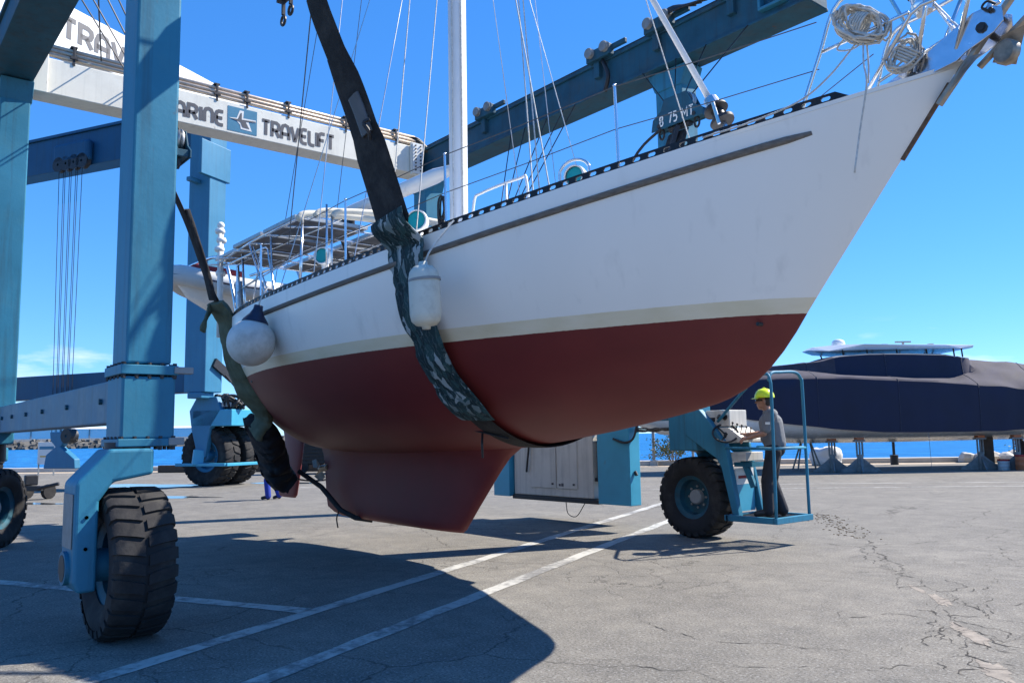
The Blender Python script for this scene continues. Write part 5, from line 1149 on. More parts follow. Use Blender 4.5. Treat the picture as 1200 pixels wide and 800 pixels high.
# ------------------------------------------------------------------ people
def rotz(p, a): return V((p[0]*math.cos(a)-p[1]*math.sin(a), p[0]*math.sin(a)+p[1]*math.cos(a), p[2]))
def person(loc, facing, label, J, shirt, trous, helmet=False, H=1.72, group=None, hairm=HAIRM):
    """J: joint positions in body space (x forward, y left, z up) for H = 1.72"""
    k = H/1.72; loc = V(loc); r = root('person', loc, label, 'person', group)
    def w(p): q = rotz(p, facing); return loc+q*k
    g = lambda n: w(J[n])
    def cap(mb, a, b, r0, r1): mb.capsule(a, b, r0*k, r1*k)
    b = MB()
    for s in 'lr':
        cap(b, g('hip_'+s), g('knee_'+s), .075, .052); cap(b, g('knee_'+s), g('ank_'+s), .05, .036); cap(b, g('ank_'+s), g('toe_'+s), .038, .03)
        cap(b, g('sho_'+s), g('elb_'+s), .048, .038); cap(b, g('elb_'+s), g('wri_'+s), .039, .027)
        # hand: palm, four curled fingers, thumb
        wr = g('wri_'+s); hd = g('hand_'+s); d = (hd-wr).normalized(); sd_ = d.cross(V((0, 0, 1))).normalized(); dn = sd_.cross(d)
        cap(b, wr, wr+d*.07*k, .026, .03)
        for i, (o, ln) in enumerate(((-.030, .072), (-.010, .082), (.010, .078), (.028, .06))):
            p0 = wr+d*.08*k+sd_*o*k; p1 = p0+(d*.6-dn*.45).normalized()*ln*.55*k; p2 = p1+(d*-.1-dn*.9).normalized()*ln*.5*k
            cap(b, p0, p1, .0098, .009); cap(b, p1, p2, .009, .0078)
        p0 = wr+d*.03*k+sd_*(-.034 if s == 'l' else .034)*k; p1 = p0+(d*.7-dn*.4).normalized()*.045*k; cap(b, p0, p1, .0125, .011); cap(b, p1, p1+(d*.6-dn*.7).normalized()*.035*k, .011, .009)
    cap(b, g('pel'), g('chest'), .125, .135); cap(b, g('chest'), g('neck'), .10, .056); cap(b, g('neck'), g('head')-V((0, 0, .05*k)), .054, .058)
    hc = g('head'); f_ = rotz(J.get('look', (1, 0, 0)), facing).normalized(); sdv = V((0, 0, 1)).cross(f_)
    b.ball(hc+f_*.0, .1*k, 16, 12, (.86, .86, 1.12)); b.ball(hc+f_*.035*k-V((0, 0, .055*k)), .066*k, 12, 9, (.95, .95, 1.0)); b.ball(hc+f_*.06*k-V((0, 0, .095*k)), .028*k, 10, 7)
    cap(b, hc+f_*.088*k+V((0, 0, .012*k)), hc+f_*.112*k-V((0, 0, .022*k)), .010, .014)
    b.ball(hc+f_*.088*k-V((0, 0, .058*k)), .018*k, 8, 6, (1, 1, .6)); b.ball(hc+f_*.075*k+V((0, 0, .022*k)), .03*k, 8, 6, (1, 1, .5))
    for s in (-1, 1): b.ball(hc+sdv*s*.088*k-f_*.008*k-V((0, 0, .01*k)), .026*k, 8, 6, (.7, .7, 1.2))
    body = remeshed(b, 'body', SKIN, r, .0095*k, 2)
    t = MB()
    for s in 'lr': cap(t, g('hip_'+s), g('knee_'+s), .108, .086); cap(t, g('knee_'+s), g('ank_'+s)+V((0, 0, .0)), .084, .076)
    cap(t, g('hip_l'), g('hip_r'), .115, .115); cap(t, g('pel'), g('pel')+V((0, 0, .1*k)), .145, .14)
    remeshed(t, 'trousers', trous, r, .013*k, 3)
    sh = MB(); cap(sh, g('pel')+V((0, 0, .07*k)), g('chest'), .155, .166); cap(sh, g('chest'), g('sho_l'), .125, .078); cap(sh, g('chest'), g('sho_r'), .125, .078); cap(sh, g('chest'), g('neck')-V((0, 0, .03*k)), .13, .068)
    cap(sh, g('pel')+V((0, 0, .1*k)), g('belly'), .145, .135)
    for s in 'lr': a, e = g('sho_'+s), g('elb_'+s); cap(sh, a, a.lerp(e, .78), .076, .066)
    remeshed(sh, 'shirt', shirt, r, .012*k, 3)
    bt = MB()
    for s in 'lr': cap(bt, g('ank_'+s)-V((0, 0, .01*k)), g('toe_'+s), .052, .042); cap(bt, g('ank_'+s), g('ank_'+s)-V((0, 0, .045*k)), .05, .048)
    remeshed(bt, 'boots', BOOT, r, .012*k, 2)
    hm = MB(); hm.ball(hc+V((0, 0, .03*k))-f_*.018*k, .108*k, 16, 12, (.9, .9, .95)); 
    if helmet:
        hh = MB(); c0 = hc+V((0, 0, .055*k))-f_*.01*k; prof = [(.134, -.012), (.137, 0), (.13, .035), (.11, .075), (.075, .105), (.03, .118), (0, .12), (0, .112), (.105, .06), (.125, 0), (.134, -.012)]
        hh.lathe([(a*k, z*k) for a, z in prof], c0, (0, 0, 1), 28)
        # peak
        P = []
        for i in range(9):
            an = -1.0+2.0*i/8; d = f_*math.cos(an)+sdv*math.sin(an); P += [c0+d*.128*k-V((0, 0, .006*k)), c0+d*(.128+.062*math.cos(an*1.35))*k-V((0, 0, .022*k))]
        hh.add(P, [(2*i, 2*i+1, 2*i+3, 2*i+2) for i in range(8)])
        hh.tube([c0+f_*.10*k+V((0, 0, .06*k)), c0+V((0, 0, .125*k)), c0-f_*.10*k+V((0, 0, .06*k))], .012*k, 8)
        hh.build('hard_hat', HELMET, r, smooth=True)
        gl = MB(); gl.tube([hc+f_*.02*k+sdv*.092*k+V((0, 0, .008*k)), hc+f_*.096*k+sdv*.055*k+V((0, 0, .008*k)), hc+f_*.108*k+V((0, 0, .008*k)), hc+f_*.096*k-sdv*.055*k+V((0, 0, .008*k)), hc+f_*.02*k-sdv*.092*k+V((0, 0, .008*k))], .012*k, 6); gl.build('safety_glasses', GLASSES, r)
        # cropped hair below the rim
        hr = MB(); hr.ball(hc-f_*.02*k-V((0, 0, .0)), .098*k, 14, 10, (.9, .9, .95)); remeshed(hr, 'hair', hairm, r, .011*k, 1)
    else:
        remeshed(hm, 'hair', hairm, r, .012*k, 2)
    return r
STAND = dict(pel=(0, 0, .93), belly=(.04, 0, 1.08), chest=(.0, 0, 1.27), neck=(.03, 0, 1.46), head=(.065, 0, 1.60), hip_l=(0, .085, .88), hip_r=(0, -.085, .88),
    knee_l=(.04, .10, .48), knee_r=(.03, -.10, .48), ank_l=(0, .11, .08), ank_r=(0, -.11, .08), toe_l=(.16, .13, .04), toe_r=(.16, -.13, .04),
    sho_l=(0, .185, 1.40), sho_r=(0, -.185, 1.40), elb_l=(-.02, .23, 1.12), elb_r=(-.02, -.23, 1.12), wri_l=(.06, .24, .88), wri_r=(.06, -.24, .88), hand_l=(.09, .24, .78), hand_r=(.09, -.24, .78))
OPJ = dict(STAND, knee_l=(.10, .11, .48), ank_l=(.10, .12, .08), toe_l=(.26, .14, .04), knee_r=(.05, -.10, .47), ank_r=(-.08, -.11, .08), toe_r=(.08, -.13, .04),
    pel=(-.02, 0, .93), chest=(.02, 0, 1.27), neck=(.055, 0, 1.45), head=(.095, 0, 1.585),
    elb_l=(.10, .23, 1.13), wri_l=(.32, .15, 1.07), hand_l=(.42, .12, 1.06), elb_r=(.12, -.22, 1.14), wri_r=(.37, -.14, 1.12), hand_r=(.47, -.12, 1.12))
FACE_OP = math.atan2(-.50, -.86)
op = person((-6.42, 9.80, .375), FACE_OP, 'operator in yellow hard hat and grey shirt at the hoist controls', OPJ, SHIRT, TROUS, True, 1.66)
lft = rotz((0, 1, 0), FACE_OP); pc = V((-6.42, 9.80, .375))+rotz((.045, .20, 1.27), FACE_OP)*.965+lft*.072
mb = MB(); mb.obox(pc, rotz((.03, 0, .0), FACE_OP), lft*.003, V((0, 0, .016))); mb.build('sleeve_emblem', DECALW, op, bevel=.003)
WALK = dict(STAND, knee_l=(.16, .09, .50), ank_l=(.12, .09, .09), toe_l=(.27, .10, .05), knee_r=(.02, -.09, .48), ank_r=(-.12, -.09, .10), toe_r=(.02, -.10, .045))
person((-20.25, 8.80, 0), math.atan2(-.772, -.636), 'person in royal blue trousers walking behind the black sling sleeve', WALK, BLUETR, BLUETR, False, 1.66)

# ------------------------------------------------------------------ covered motor yacht on jack stands
YB = V((0, 0, 0))+fwh*31.6                      # lateral axis = rt, depth axis = fwh
def yp(l, d, z): return YB+rt*l+fwh*d+V((0, 0, z))
yacht = root('motor_yacht', yp(14, 0, 0), 'motor yacht under a navy cover propped on jack stands by the water', 'yacht')
# hull, bow towards the left
HS = [(2.6, .02, 3.6, 3.4), (3.6, .5, 2.3, 3.3), (5.5, 1.25, 1.55, 3.2), (8, 1.85, 1.22, 3.0), (11, 2.2, 1.12, 2.9), (15, 2.35, 1.10, 2.6), (20, 2.35, 1.12, 2.4), (25, 2.25, 1.16, 2.4), (26.2, 2.2, 1.2, 2.4)]
def hs(l, i): return interp([(q[0], q[i]) for q in HS], l)
mb = MB(); vs = []; ls = [2.6+23.6*i/48 for i in range(49)]
for l in ls:
    b, zb_, zt_ = hs(l, 1), hs(l, 2), hs(l, 3); zb_ = min(zb_, zt_-.02)
    for (q, t) in ((-1.0, 1), (-1.0, .62), (-.97, .34), (-.86, .18), (-.5, .06), (0, -.06), (.5, .06), (.86, .18), (.97, .34), (1.0, .62), (1.0, 1)): vs.append(yp(l, b*q, zb_+(zt_-zb_)*t))
fs = []
for i in range(48):
    for k in range(10): fs.append((i*11+k, i*11+k+1, i*11+12+k, i*11+11+k))
fs += [tuple(range(11)), tuple(48*11+k for k in range(11))]
mb.add(vs, fs); mb.build('hull', YACHTW, yacht, auto=50)
# cover: skirt sides, sloping shoulders, cabin; ridge numbers per station: (l, half beam, z skirt bottom, z gunwale, z shoulder top, half width of cabin, z roof)
CS = [(2.4, .05, 2.9, 3.3, 3.35, .03, 3.36), (4.0, .75, 2.62, 3.35, 3.55, .3, 3.58), (6.5, 1.6, 2.3, 3.36, 3.62, .7, 3.66), (8.6, 2.02, 1.88, 3.36, 3.70, 1.0, 3.80), (10.2, 2.2, 1.67, 3.37, 3.72, 1.2, 3.93), (11.3, 2.28, 1.53, 3.36, 3.60, 1.35, 4.02), (11.9, 2.32, 1.47, 3.35, 3.50, 1.42, 4.20), (13, 2.38, 1.39, 3.28, 3.42, 1.5, 4.28), (14.6, 2.42, 1.35, 3.18, 3.32, 1.5, 4.26), (15.9, 2.42, 1.35, 3.08, 3.30, 1.5, 4.2), (16.4, 2.42, 1.36, 3.02, 3.42, 1.45, 4.1), (16.9, 2.42, 1.36, 2.98, 3.52, 1.2, 4.06), (18.2, 2.42, 1.42, 2.88, 3.40, 1.2, 3.92), (20, 2.42, 1.5, 2.82, 3.27, 1.2, 3.72), (23, 2.38, 1.56, 2.78, 3.1, 1.2, 3.45), (26.4, 2.3, 1.6, 2.7, 2.95, 1.1, 3.2)]
def cs(l, i): return interp([(q[0], q[i]) for q in CS], l)
mb = MB(); vs = []; NL = 120; nr = None; mi = []
ls = [2.4+24*i/NL for i in range(NL+1)]
for l in ls:
    hb, z0, zg, zs_, cw, zr = [cs(l, i) for i in range(1, 7)]
    wr = .035*mnoise.noise(V((l*1.3, 0, 0))); row = []
    for s in (-1, 1):
        lin = l > 16.8
        pts = [(hb*.985, z0), (hb*1.0, lerp(z0, zg, .35)), (hb*1.0, lerp(z0, zg, .7)), (hb*.995, zg-.06), (hb*.97, zg+.01), (lerp(hb, cw, .35), lerp(zg, zs_, .40)), (lerp(hb, cw, .7), lerp(zg, zs_, .8)), (cw*1.03, zs_), (cw, lerp(zs_, zr, .5)), (cw*.97, lerp(zs_, zr, .92)), (cw*.8, zr), (cw*.4, zr+.03)]
        if lin: pts = pts[:4]+[(lerp(hb*.97, cw*.4, k/7), lerp(zg+.01, zr+.02, k/7)) for k in range(8)]
        q = [(s*a, z) for a, z in pts]
        row += q if s < 0 else [(0, zr+.04)]+q[::-1]
    nr = len(row)
    for (a, z) in row:
        aft = max(0, min(1, (l-16.2)/2)); wz = .13*aft*mnoise.noise(V((l*1.1, a*2.6, z*1.5)))+.03*aft*mnoise.noise(V((l*.6, a*7, 1)))
        vs.append(yp(l, a+.015*mnoise.noise(V((l*2, z*3, a)))+.028*mnoise.noise(V((l*2.6, z*.5, a))), z+wz+.012*mnoise.noise(V((l*.9, a*2, 5)))))
fs = []
for i in range(NL):
    for k in range(nr-1):
        fs.append((i*nr+k, i*nr+k+1, (i+1)*nr+k+1, (i+1)*nr+k))
        l = ls[i]
        kk = min(k, nr-2-k); cab = 11.6 < l < 16.3
        mi.append(0 if kk < 3 else (0 if (cab and kk >= 7) else 1))  # shoulders and aft slopes take the grey copy with painted sunlight
mb.add(vs, fs); mb.m = mi
cv = mb.build('boat_cover', [COVER, COVERG], yacht, auto=35)
for l in (5.5, 8.2, 10.9, 13.6, 16.3, 19.0, 21.7):     # sewn seams of the cover
    i = round((l-2.4)/24*NL); P = [V(q) for q in vs[i*nr:(i+1)*nr]]; cc = yp(ls[i], 0, 2.2); mb = MB(); mb.tube([q+(q-cc).normalized()*.006 for q in P], .012, 5); mb.build('seam', COVER, cv)
# hardtop and its struts, radar dome, aerials
mb = MB(); pl = [(11.2, 4.50, .3), (11.8, 4.42, .9), (12.6, 4.40, 1.3), (16.5, 4.40, 1.3), (17.0, 4.42, 1.2), (17.05, 4.52, 1.2), (16, 4.55, 1.25), (13, 4.62, 1.2), (12.2, 4.66, .8), (11.4, 4.62, .3)]
vs = []
for s in (-1, 1): vs += [yp(l, s*w, z) for l, z, w in pl]
n = len(pl); mb.add(vs, [tuple(range(n)), tuple(range(2*n-1, n-1, -1))]+[(i, (i+1) % n, n+(i+1) % n, n+i) for i in range(n)]); ht = mb.build('hardtop', YACHTW, yacht, bevel=.02)
mb = MB()
for l in (12.3, 13.2, 14.3, 15.4, 16.4, 16.7):
    for s in (-1, 1): mb.tube([yp(l, s*1.0, 4.1), yp(l-.08, s*1.1, 4.43)], .03, 6)
mb.build('strut', DARKSTEEL, ht)
mb = MB(); mb.lathe([(0, 0), (.2, 0), (.25, .08), (.22, .2), (.1, .27), (0, .28)], yp(12.4, -.3, 4.64), (0, 0, 1), 16); mb.build('radar_dome', YACHTW, ht, smooth=True)
mb = MB(); mb.tube([yp(15.0, 0, 4.55), yp(15.0, 0, 4.78)], .05, 6); mb.bar(yp(14.7, 0, 4.8), yp(15.3, 0, 4.8), .06, .06); mb.tube([yp(14.2, 0, 4.6), yp(14.2, 0, 4.72)], .03, 6); mb.bar(yp(14.15, 0, 4.72), yp(14.4, 0, 4.72), .04, .03); mb.tube([yp(15.9, -.3, 4.5), yp(15.9, -.3, 4.68)], .12, 8); mb.build('aerial', GREYP, ht)
mb = MB(); mb.tube([yp(14.55, -2.36, 1.5), yp(14.58, -2.36, .05)], .008, 5); mb.build('mooring_string', GREYP, yacht)
mb = MB(); mb.box(0, .001, 0, .001, 0, .001) if False else None
def jack(l, d, zt, label, k=1.):
    r = root('jack_stand', yp(l, d, 0), label, 'jack stand', 'jack stands under the covered yacht')
    c = yp(l, d, 0); mb = MB()
    for i in range(4):
        a = 2*PI*i/4+.6; u = V((math.cos(a), math.sin(a), 0)); t = V((-u.y, u.x, 0))
        mb.prism([c+u*.62*k+V((0, 0, .02)), c+u*.70*k+V((0, 0, .0)), c+u*.08*k, c+u*.08*k+V((0, 0, .5)), c+u*.14*k+V((0, 0, .46))], t*.02)
        mb.bar(c+u*.66*k+V((0, 0, .02)), c+u*.1*k+V((0, 0, .42)), .05, .05)
    mb.tube([c, c+V((0, 0, .62))], .105*k, 14); mb.build('base', JACK, r, auto=40)
    mb = MB()
    for s in (-1, 1): mb.bar(c+rt*(.10*k*s)+V((0, 0, .55)), c+rt*(.10*k*s)+V((0, 0, zt-.1)), .05, .05)
    mb.obox(c+V((0, 0, zt-.1)), rt*.19*k, fwh*.1, V((0, 0, .03))); mb.tube([c+V((0, 0, .5)), c+V((0, 0, zt-.05))], .035, 8); mb.build('screw_post', JACK, r, bevel=.005)
    mb = MB(); mb.obox(c+V((0, 0, zt-.03)), rt*.13, fwh*.13, V((0, 0, .045))); mb.build('pad', ORANGE, r, bevel=.01)
    return r
jack(11.5, -1.4, 1.17, 'grey jack stand nearer the hidden bow, left of the close pair')
jack(12.25, -2.0, 1.20, 'grey jack stand with wide splayed plate, right of the close pair')
jack(16.75, -1.6, 1.20, 'grey jack stand with wide tripod alone below the yacht middle')
jack(17.75, -2.1, 1.20, 'grey jack stand standing behind the orange drum')
mb = MB(); c = yp(17.55, -.6, 0); mb.obox(c+V((0, 0, .6)), rt*.17, fwh*.17, V((0, 0, .6))); o = mb.build('wooden_prop', WOOD, None, bevel=.02); tag(o, 'dark timber prop under the yacht beside the orange drum', 'wood prop')
def drum(l, d, r_, h, m1, m2, name, label, grp=None):
    c = yp(l, d, 0); rr = root(name, c, label, 'bucket' if r_ < .2 else 'drum', grp); mb = MB(); mb.lathe([(0, 0), (r_, 0), (r_, h*.33), (r_*1.03, h*.35), (r_, h*.37), (r_, h*.66), (r_*1.03, h*.68), (r_, h*.7), (r_, h), (0, h)], c, (0, 0, 1), 20); mb.build('body', m1, rr, auto=40)
    mb = MB(); mb.lathe([(r_*1.04, h-.05), (r_*1.04, h+.01), (r_*.9, h+.012), (0, h+.012)], c, (0, 0, 1), 20); mb.build('lid', m2, rr, auto=40)
drum(17.6, -2.6, .21, .52, ORANGE, REDCL, 'paint_drum', 'orange rusty drum in front of a jack stand')
drum(17.25, -2.1, .19, .36, DINGHY, REDCL, 'paint_bucket', 'pale bucket with red rim left of the orange drum'); drum(18.0, -2.35, .18, .32, DINGHY, GREYP, 'paint_bucket', 'pale bucket right of the orange drum')

person(tuple(yp(20.9, 2.9, 0)), 1.2, 'person in dark clothes standing behind the jack stands of the covered yacht', STAND, TROUS, TROUS, False, 1.72)

# ------------------------------------------------------------------ along the quay
def bag(c, s, seed, label):
    mb = MB(); c = V(c); mb.ball(c+V((0, 0, s[2]*.55)), 1, 28, 18, s); vs = []
    for p in mb.v:
        q = V(p); n_ = mnoise.noise(q*1.7+V((seed, 0, 0))); d_ = q-c-V((0, 0, s[2]*.5)); mx_ = max(abs(d_.x)/s[0], abs(d_.y)/s[1], abs(d_.z)/s[2], .2); q = c+V((0, 0, s[2]*.5))+d_*(.35+.55/mx_*.8); q += (q-c).normalized()*(n_*.22+.09*mnoise.noise(q*5+V((seed, 1, 0)))); q.z = max(q.z, .0); vs.append(tuple(q))
    mb.v = vs; o = mb.build('bulk_bag', BAGW, None, smooth=True); tag(o, label, 'bulk bag'); return o
bag(yp(13.4, 4.2, 0), (.75, .6, .62), 1, 'slumped white bulk bag on the quay behind the jack stand pair')
rnd = random.Random(21)
for i in range(7):
    c = yp(19.6+.45*i+rnd.uniform(-.15, .15), 4.3+rnd.uniform(-.5, .5), .0); mb = MB(); q = rnd.uniform(.25, .45); mb.ball(c+V((0, 0, q*.5)), q, 9, 6, (1.1, .9, .8)); mb.v = [tuple(V(p)+(V(p)-c)*.5*mnoise.noise(V(p)*2.3)) for p in mb.v]
    o = mb.build('boulder', mat('pale_armour_rock', (.50, .48, .45), .9, var=.2, vscale=3), None); tag(o, ('first', 'second', 'third', 'fourth', 'fifth', 'sixth', 'seventh')[i]+' pale boulder from the left in the row on the quay', 'boulder', 'pale boulders on the quay')
mb = MB(); c = yp(16.0, 3.6, 0); mb.tube([c+V((0, 0, 0)), c+V((0, 0, .36))], .16, 14); mb.tube([c+V((0, 0, .3)), c+V((0, 0, .95))], .06, 10); mb.lathe([(0, .34), (.17, .34), (.17, .40), (.07, .42)], c, (0, 0, 1), 14); o = mb.build('mooring_bollard', DARKSTEEL, None, auto=40); tag(o, 'small black mooring post on the quay under the yacht middle', 'bollard')
def trestle(l, d, label):
    r = root('trestle', yp(l, d, 0), label, 'trestle'); 
    for s in (-1, 1):
        mb = MB(); mb.bar(yp(l+s*.45, d-.3, 0), yp(l+s*.15, d, 1.15), .05, .05); mb.build('leg', JACK, r); mb = MB(); mb.bar(yp(l+s*.45, d+.3, 0), yp(l+s*.15, d, 1.15), .05, .05); mb.build('leg', JACK, r)
    mb = MB(); mb.bar(yp(l-.35, d, 1.17), yp(l+.35, d, 1.17), .08, .08); mb.build('top_bar', JACK, r)
trestle(11.4, 1.0, 'thin grey trestle under the yacht bow behind the operator cage')
# posts and shrub by the water, seen under the hoist
for (x, y, h, rr_, lb) in ((-25.6, 29.45, 3.2, .07, 'slim grey post standing on the quay left of the shrub'), (-24.1, 30.4, 2.2, .06, 'short grey post on the quay right of the shrub')):
    r = root('quay_post', (x, y, 0), lb, 'post'); mb = MB(); mb.tube([(x, y, .2), (x, y, h)], rr_, 10); mb.build('shaft', GREYP, r, auto=40); mb = MB(); mb.lathe([(0, 0), (.18, 0), (.18, .24), (.08, .27)], (x, y, .0), (0, 0, 1), 12); mb.build('foot', CONC, r, auto=40)
x, y = -27.9, 28.4; r = root('concrete_pillar', (x, y, 0), 'white concrete pillar on the quay beside the blue panel', 'pillar'); mb = MB(); mb.box(x-.35, x+.35, y-.3, y+.3, 0, 1.25); mb.build('shaft', CONC, r, bevel=.03); mb = MB(); mb.box(x-.4, x+.4, y-.35, y+.35, 1.25, 1.37); mb.build('cap', CONC, r, bevel=.02)
def shrub(c, R_, h, n, label, dry=.3):
    c = V(c); r = root('shrub', c, label, 'shrub'); rnd = random.Random(5); st = MB(); lf = MB(); ld = MB()
    for i in range(16):
        a = rnd.uniform(0, 2*PI); rad = R_*rnd.uniform(.2, 1); top = c+V((math.cos(a)*rad, math.sin(a)*rad, h*rnd.uniform(.25, 1)*(1-.5*rad/R_))); mid = c.lerp(top, .5)+V((0, 0, .1)); P = smoothpath([c+V((math.cos(a)*.1, math.sin(a)*.1, 0)), mid, top], 4); st.tube(P, .012, 5)
        for k in range(n//16):
            p = P[rnd.randrange(3, len(P))]+V((rnd.gauss(0, .12), rnd.gauss(0, .12), rnd.gauss(0, .1))); d = V((rnd.uniform(-1, 1), rnd.uniform(-1, 1), rnd.uniform(-.3, 1))).normalized(); e = d.orthogonal().normalized(); L_ = rnd.uniform(.07, .15)
            (ld if rnd.random() < dry else lf).add([p, p+d*L_*.5+e*L_*.28, p+d*L_, p+d*L_*.5-e*L_*.28], [(0, 1, 2, 3)])
    st.build('stem', BARK, r); lf.build('foliage', LEAFM, r); ld.build('dry_foliage', DRYLEAF, r)
shrub((-24.9, 30.0, .2), 1.25, 1.9, 900, 'straggly green and brown shrub on the quay beside the front wheel')
shrub(yp(21.9, 4.2, .1), .6, .8, 300, 'small green shrub on the quay near the right frame edge', .2)

# ------------------------------------------------------------------ far left: breakwater, shed, boats, gear on the yard
FD = V((-.9809, .1947, 0)); FT = V((.1947, .9809, 0))        # out towards the breakwater, and across it
BWC = FD*560; SB = -1.7
bw = root('breakwater', BWC, 'long dark rock breakwater across the water at far left', 'breakwater')
mb = MB(); vs = []; n = 90
for i in range(n+1):
    s = -150+430*i/n; hgt = 4.4+1.3*mnoise.noise(V((i*.6, 0, 0)))
    for k, (d, z) in enumerate(((-9, 0), (-4, hgt*.6), (0, hgt), (6, hgt), (12, 0))): vs.append(BWC+FT*s+FD*(d+1.2*mnoise.noise(V((i*.9, k, 1))))+V((0, 0, SB+z+(.6*mnoise.noise(V((i*1.4, k*2, 3))) if 0 < k < 4 else -.5))))
fs = []
for i in range(n):
    for k in range(4): fs.append((i*5+k, i*5+k+1, i*5+6+k, i*5+5+k))
mb.add(vs, fs); mb.build('rock_slope', ROCK, bw)
mb = MB(); rnd = random.Random(8)
for i in range(700):
    s = rnd.uniform(-150, 280); d = rnd.uniform(-8, 0); z = SB+max(0, (d+9)/9*4.5)+rnd.uniform(-.3, .4); c = BWC+FT*s+FD*d+V((0, 0, z)); q = rnd.uniform(.6, 1.5)
    M3 = Matrix.Rotation(rnd.uniform(0, 6), 3, 'Z') @ Matrix.Rotation(rnd.uniform(0, 6), 3, 'X'); mb.obox(c, M3 @ V((q, 0, 0)), M3 @ V((0, q*.8, 0)), M3 @ V((0, 0, q*.7)))
o = mb.build('boulders', ROCK, bw); o['kind'] = 'stuff'
mb = MB(); mb.obox(BWC+FD*8+FT*60+V((0, 0, SB+5.0)), FT*215, FD*1, V((0, 0, 1.0))); mb.build('parapet', CONC, bw)
sh = root('harbour_shed', BWC+FD*40+V((0, 0, SB)), 'long low white harbour shed behind the breakwater at far left', 'shed')
mb = MB(); base = BWC+FD*40+FT*15+V((0, 0, SB)); mb.obox(base+V((0, 0, 6)), FT*75, FD*10, V((0, 0, 6.0))); mb.build('wall', FARW, sh)
for i in range(9):
    mb = MB(); mb.obox(base+FT*(-66+16*i)-FD*10.2+V((0, 0, 6)), FT*.35, FD*.2, V((0, 0, 5.6))); mb.build('pilaster', GREYP, sh)
mb = MB(); mb.prism([base+FT*-76-FD*11+V((0, 0, 12)), base+FT*-76+FD*11+V((0, 0, 12)), base+FT*-76+V((0, 0, 13.2))], FT*152); mb.build('roof', FARW, sh)
# dark machine with drum and yellow bracket seen between rudder and keel
cx0 = V((-33.5, 17.0, 0)); eq = root('parked_machine', cx0, 'dark ribbed machine with chrome drum seen behind the rudder', 'machine')
mb = MB(); mb.obox(cx0+V((0, 0, 1.15)), rt*1.5, fwh*.7, V((0, 0, .75))); mb.build('body', DARKSTEEL, eq, bevel=.05)
for i in range(9):
    mb = MB(); mb.obox(cx0-fwh*.73+V((0, 0, .5+.15*i)), rt*1.45, fwh*.03, V((0, 0, .035))); mb.build('rib', BLACK, eq)
mb = MB(); mb.tube([cx0+rt*1.1-fwh*.95+V((0, 0, 1.0)), cx0+rt*1.9-fwh*.95+V((0, 0, 1.0))], .42, 18); mb.build('drum', INOX, eq, auto=40)
mb = MB(); mb.obox(cx0+rt*1.75-fwh*1.0+V((0, 0, .42)), rt*.3, fwh*.2, V((0, 0, .40))); mb.build('bracket', YELLOW, eq, bevel=.03)
for s in (-1, 1):
    mb = MB(); mb.tube([cx0+rt*(s*1.0)-fwh*.75+V((0, 0, .35)), cx0+rt*(s*1.0)-fwh*.55+V((0, 0, .35))], .35, 16); mb.build('wheel', RUBBER, eq, auto=40)
# low dark timber baulks by the water
for i, (a, b, lb) in enumerate((((-38.5, 15.5), (-34.8, 18.8), 'long dark timber baulk lying by the quay behind the twin wheels'), ((-42.5, 12.6), (-39.2, 15.3), 'long dark timber baulk lying at the quay, the farther left one'))):
    mb = MB(); mb.bar((*a, .18), (*b, .18), .3, .34); o = mb.build('timber_baulk', WOOD, None, bevel=.02); tag(o, lb, 'timber')
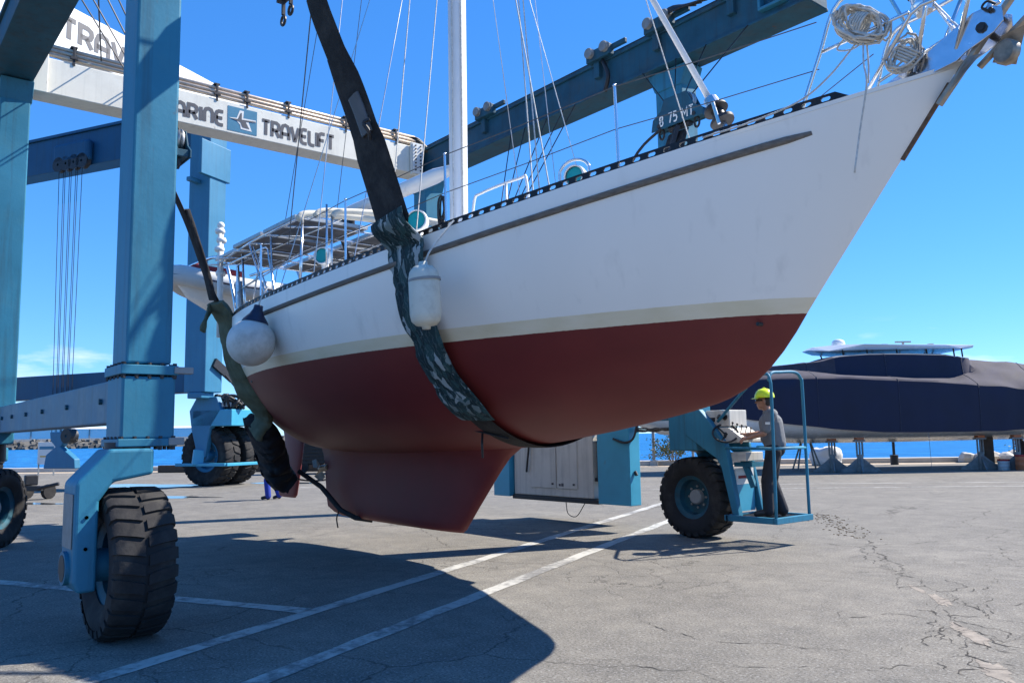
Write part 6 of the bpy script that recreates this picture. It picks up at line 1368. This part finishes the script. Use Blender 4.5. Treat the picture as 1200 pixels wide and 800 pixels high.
# white motorboats moored beyond the quay, seen right of the far wheels
def smallboat(c, dirv, L_, label):
    c = V(c); d = V(dirv).normalized(); t = V((-d.y, d.x, 0)); r = root('motorboat', c, label, 'motorboat'); mb = MB(); vs = []
    for (f_, w, zb_, zt_) in ((-.5, .16, .0, .9), (-.2, .17, -.05, .95), (.2, .15, 0, 1.1), (.42, .07, .2, 1.25), (.5, .005, .9, 1.35)):
        for q in (-1, -.7, 0, .7, 1): vs.append(c+d*(f_*L_)+t*(w*L_*q)+V((0, 0, zt_ if abs(q) == 1 else (zb_+.1 if abs(q) > .5 else zb_))))
    fs = []
    for i in range(4):
        for k in range(4): fs.append((i*5+k, i*5+k+1, i*5+6+k, i*5+5+k))
        fs.append((i*5, i*5+4, i*5+9, i*5+5))
    mb.add(vs, fs); mb.build('hull', YACHTW, r, auto=40); mb = MB(); mb.obox(c+V((0, 0, 1.35)), d*L_*.2, t*L_*.11, V((0, 0, .42))); cb = mb.build('cabin', YACHTW, r, bevel=.12); mb = MB(); mb.obox(c+V((0, 0, 1.5)), d*L_*.203, t*L_*.113, V((0, 0, .14))); mb.build('window_band', GAUGE, cb)
smallboat((-56.5, 21.5, -1.7), (.4, 1, 0), 7.5, 'white motorboat afloat beyond the quay right of the twin wheels')
smallboat((-60.0, 27.0, -1.7), (.5, 1, 0), 8.5, 'white motorboat afloat farther off behind the rudder')
# information board and small trailer near the left wheel
x, y = -44.5, 8.05; r = root('notice_board', (x, y, 0), 'pale notice board on the quay beyond the near hoist sill', 'sign'); mb = MB(); mb.obox((x, y, 1.05), rt*.42, fwh*.03, V((0, 0, .52))); mb.build('board', DECALW, r, bevel=.01)
mb = MB(); mb.obox(V((x, y, 1.3))-fwh*.036, rt*.34, fwh*.002, V((0, 0, .07))); mb.build('print', LOGOB, r); mb = MB(); mb.obox(V((x, y, .9))-fwh*.036, rt*.3, fwh*.002, V((0, 0, .03))); mb.build('print', YELLOW, r)
for s in (-1, 1): mb = MB(); mb.bar(V((x, y, 0))+rt*.36*s, V((x, y, .6))+rt*.36*s, .06, .06); mb.build('post', GREYP, r)
tr = root('boat_trailer', (-26.5, 3.6, 0), 'low dark steel dolly lying on the yard behind the left wheel', 'trailer')
mb = MB(); mb.bar((-27.3, 3.0, .32), (-25.6, 4.55, .30), .14, .14); mb.bar((-27.0, 3.5, .30), (-26.4, 3.0, .30), .1, .1); mb.tube([(-25.6, 4.45, .30), (-25.3, 4.9, .42)], .05, 8); mb.build('chassis', DARKSTEEL, tr, bevel=.01)
for p in ((-26.3, 4.3), (-25.8, 4.75)):
    mb = MB(); mb.tube([(p[0]-.05, p[1]-.03, .2), (p[0]+.05, p[1]+.03, .2)], .2, 14); mb.build('wheel', RUBBER, tr, auto=40)
mb = MB(); mb.obox((-26.0, 4.35, .52), (.12, 0, 0), (0, .16, 0), (0, 0, .14)); mb.build('winch', DARKSTEEL, tr, bevel=.03)
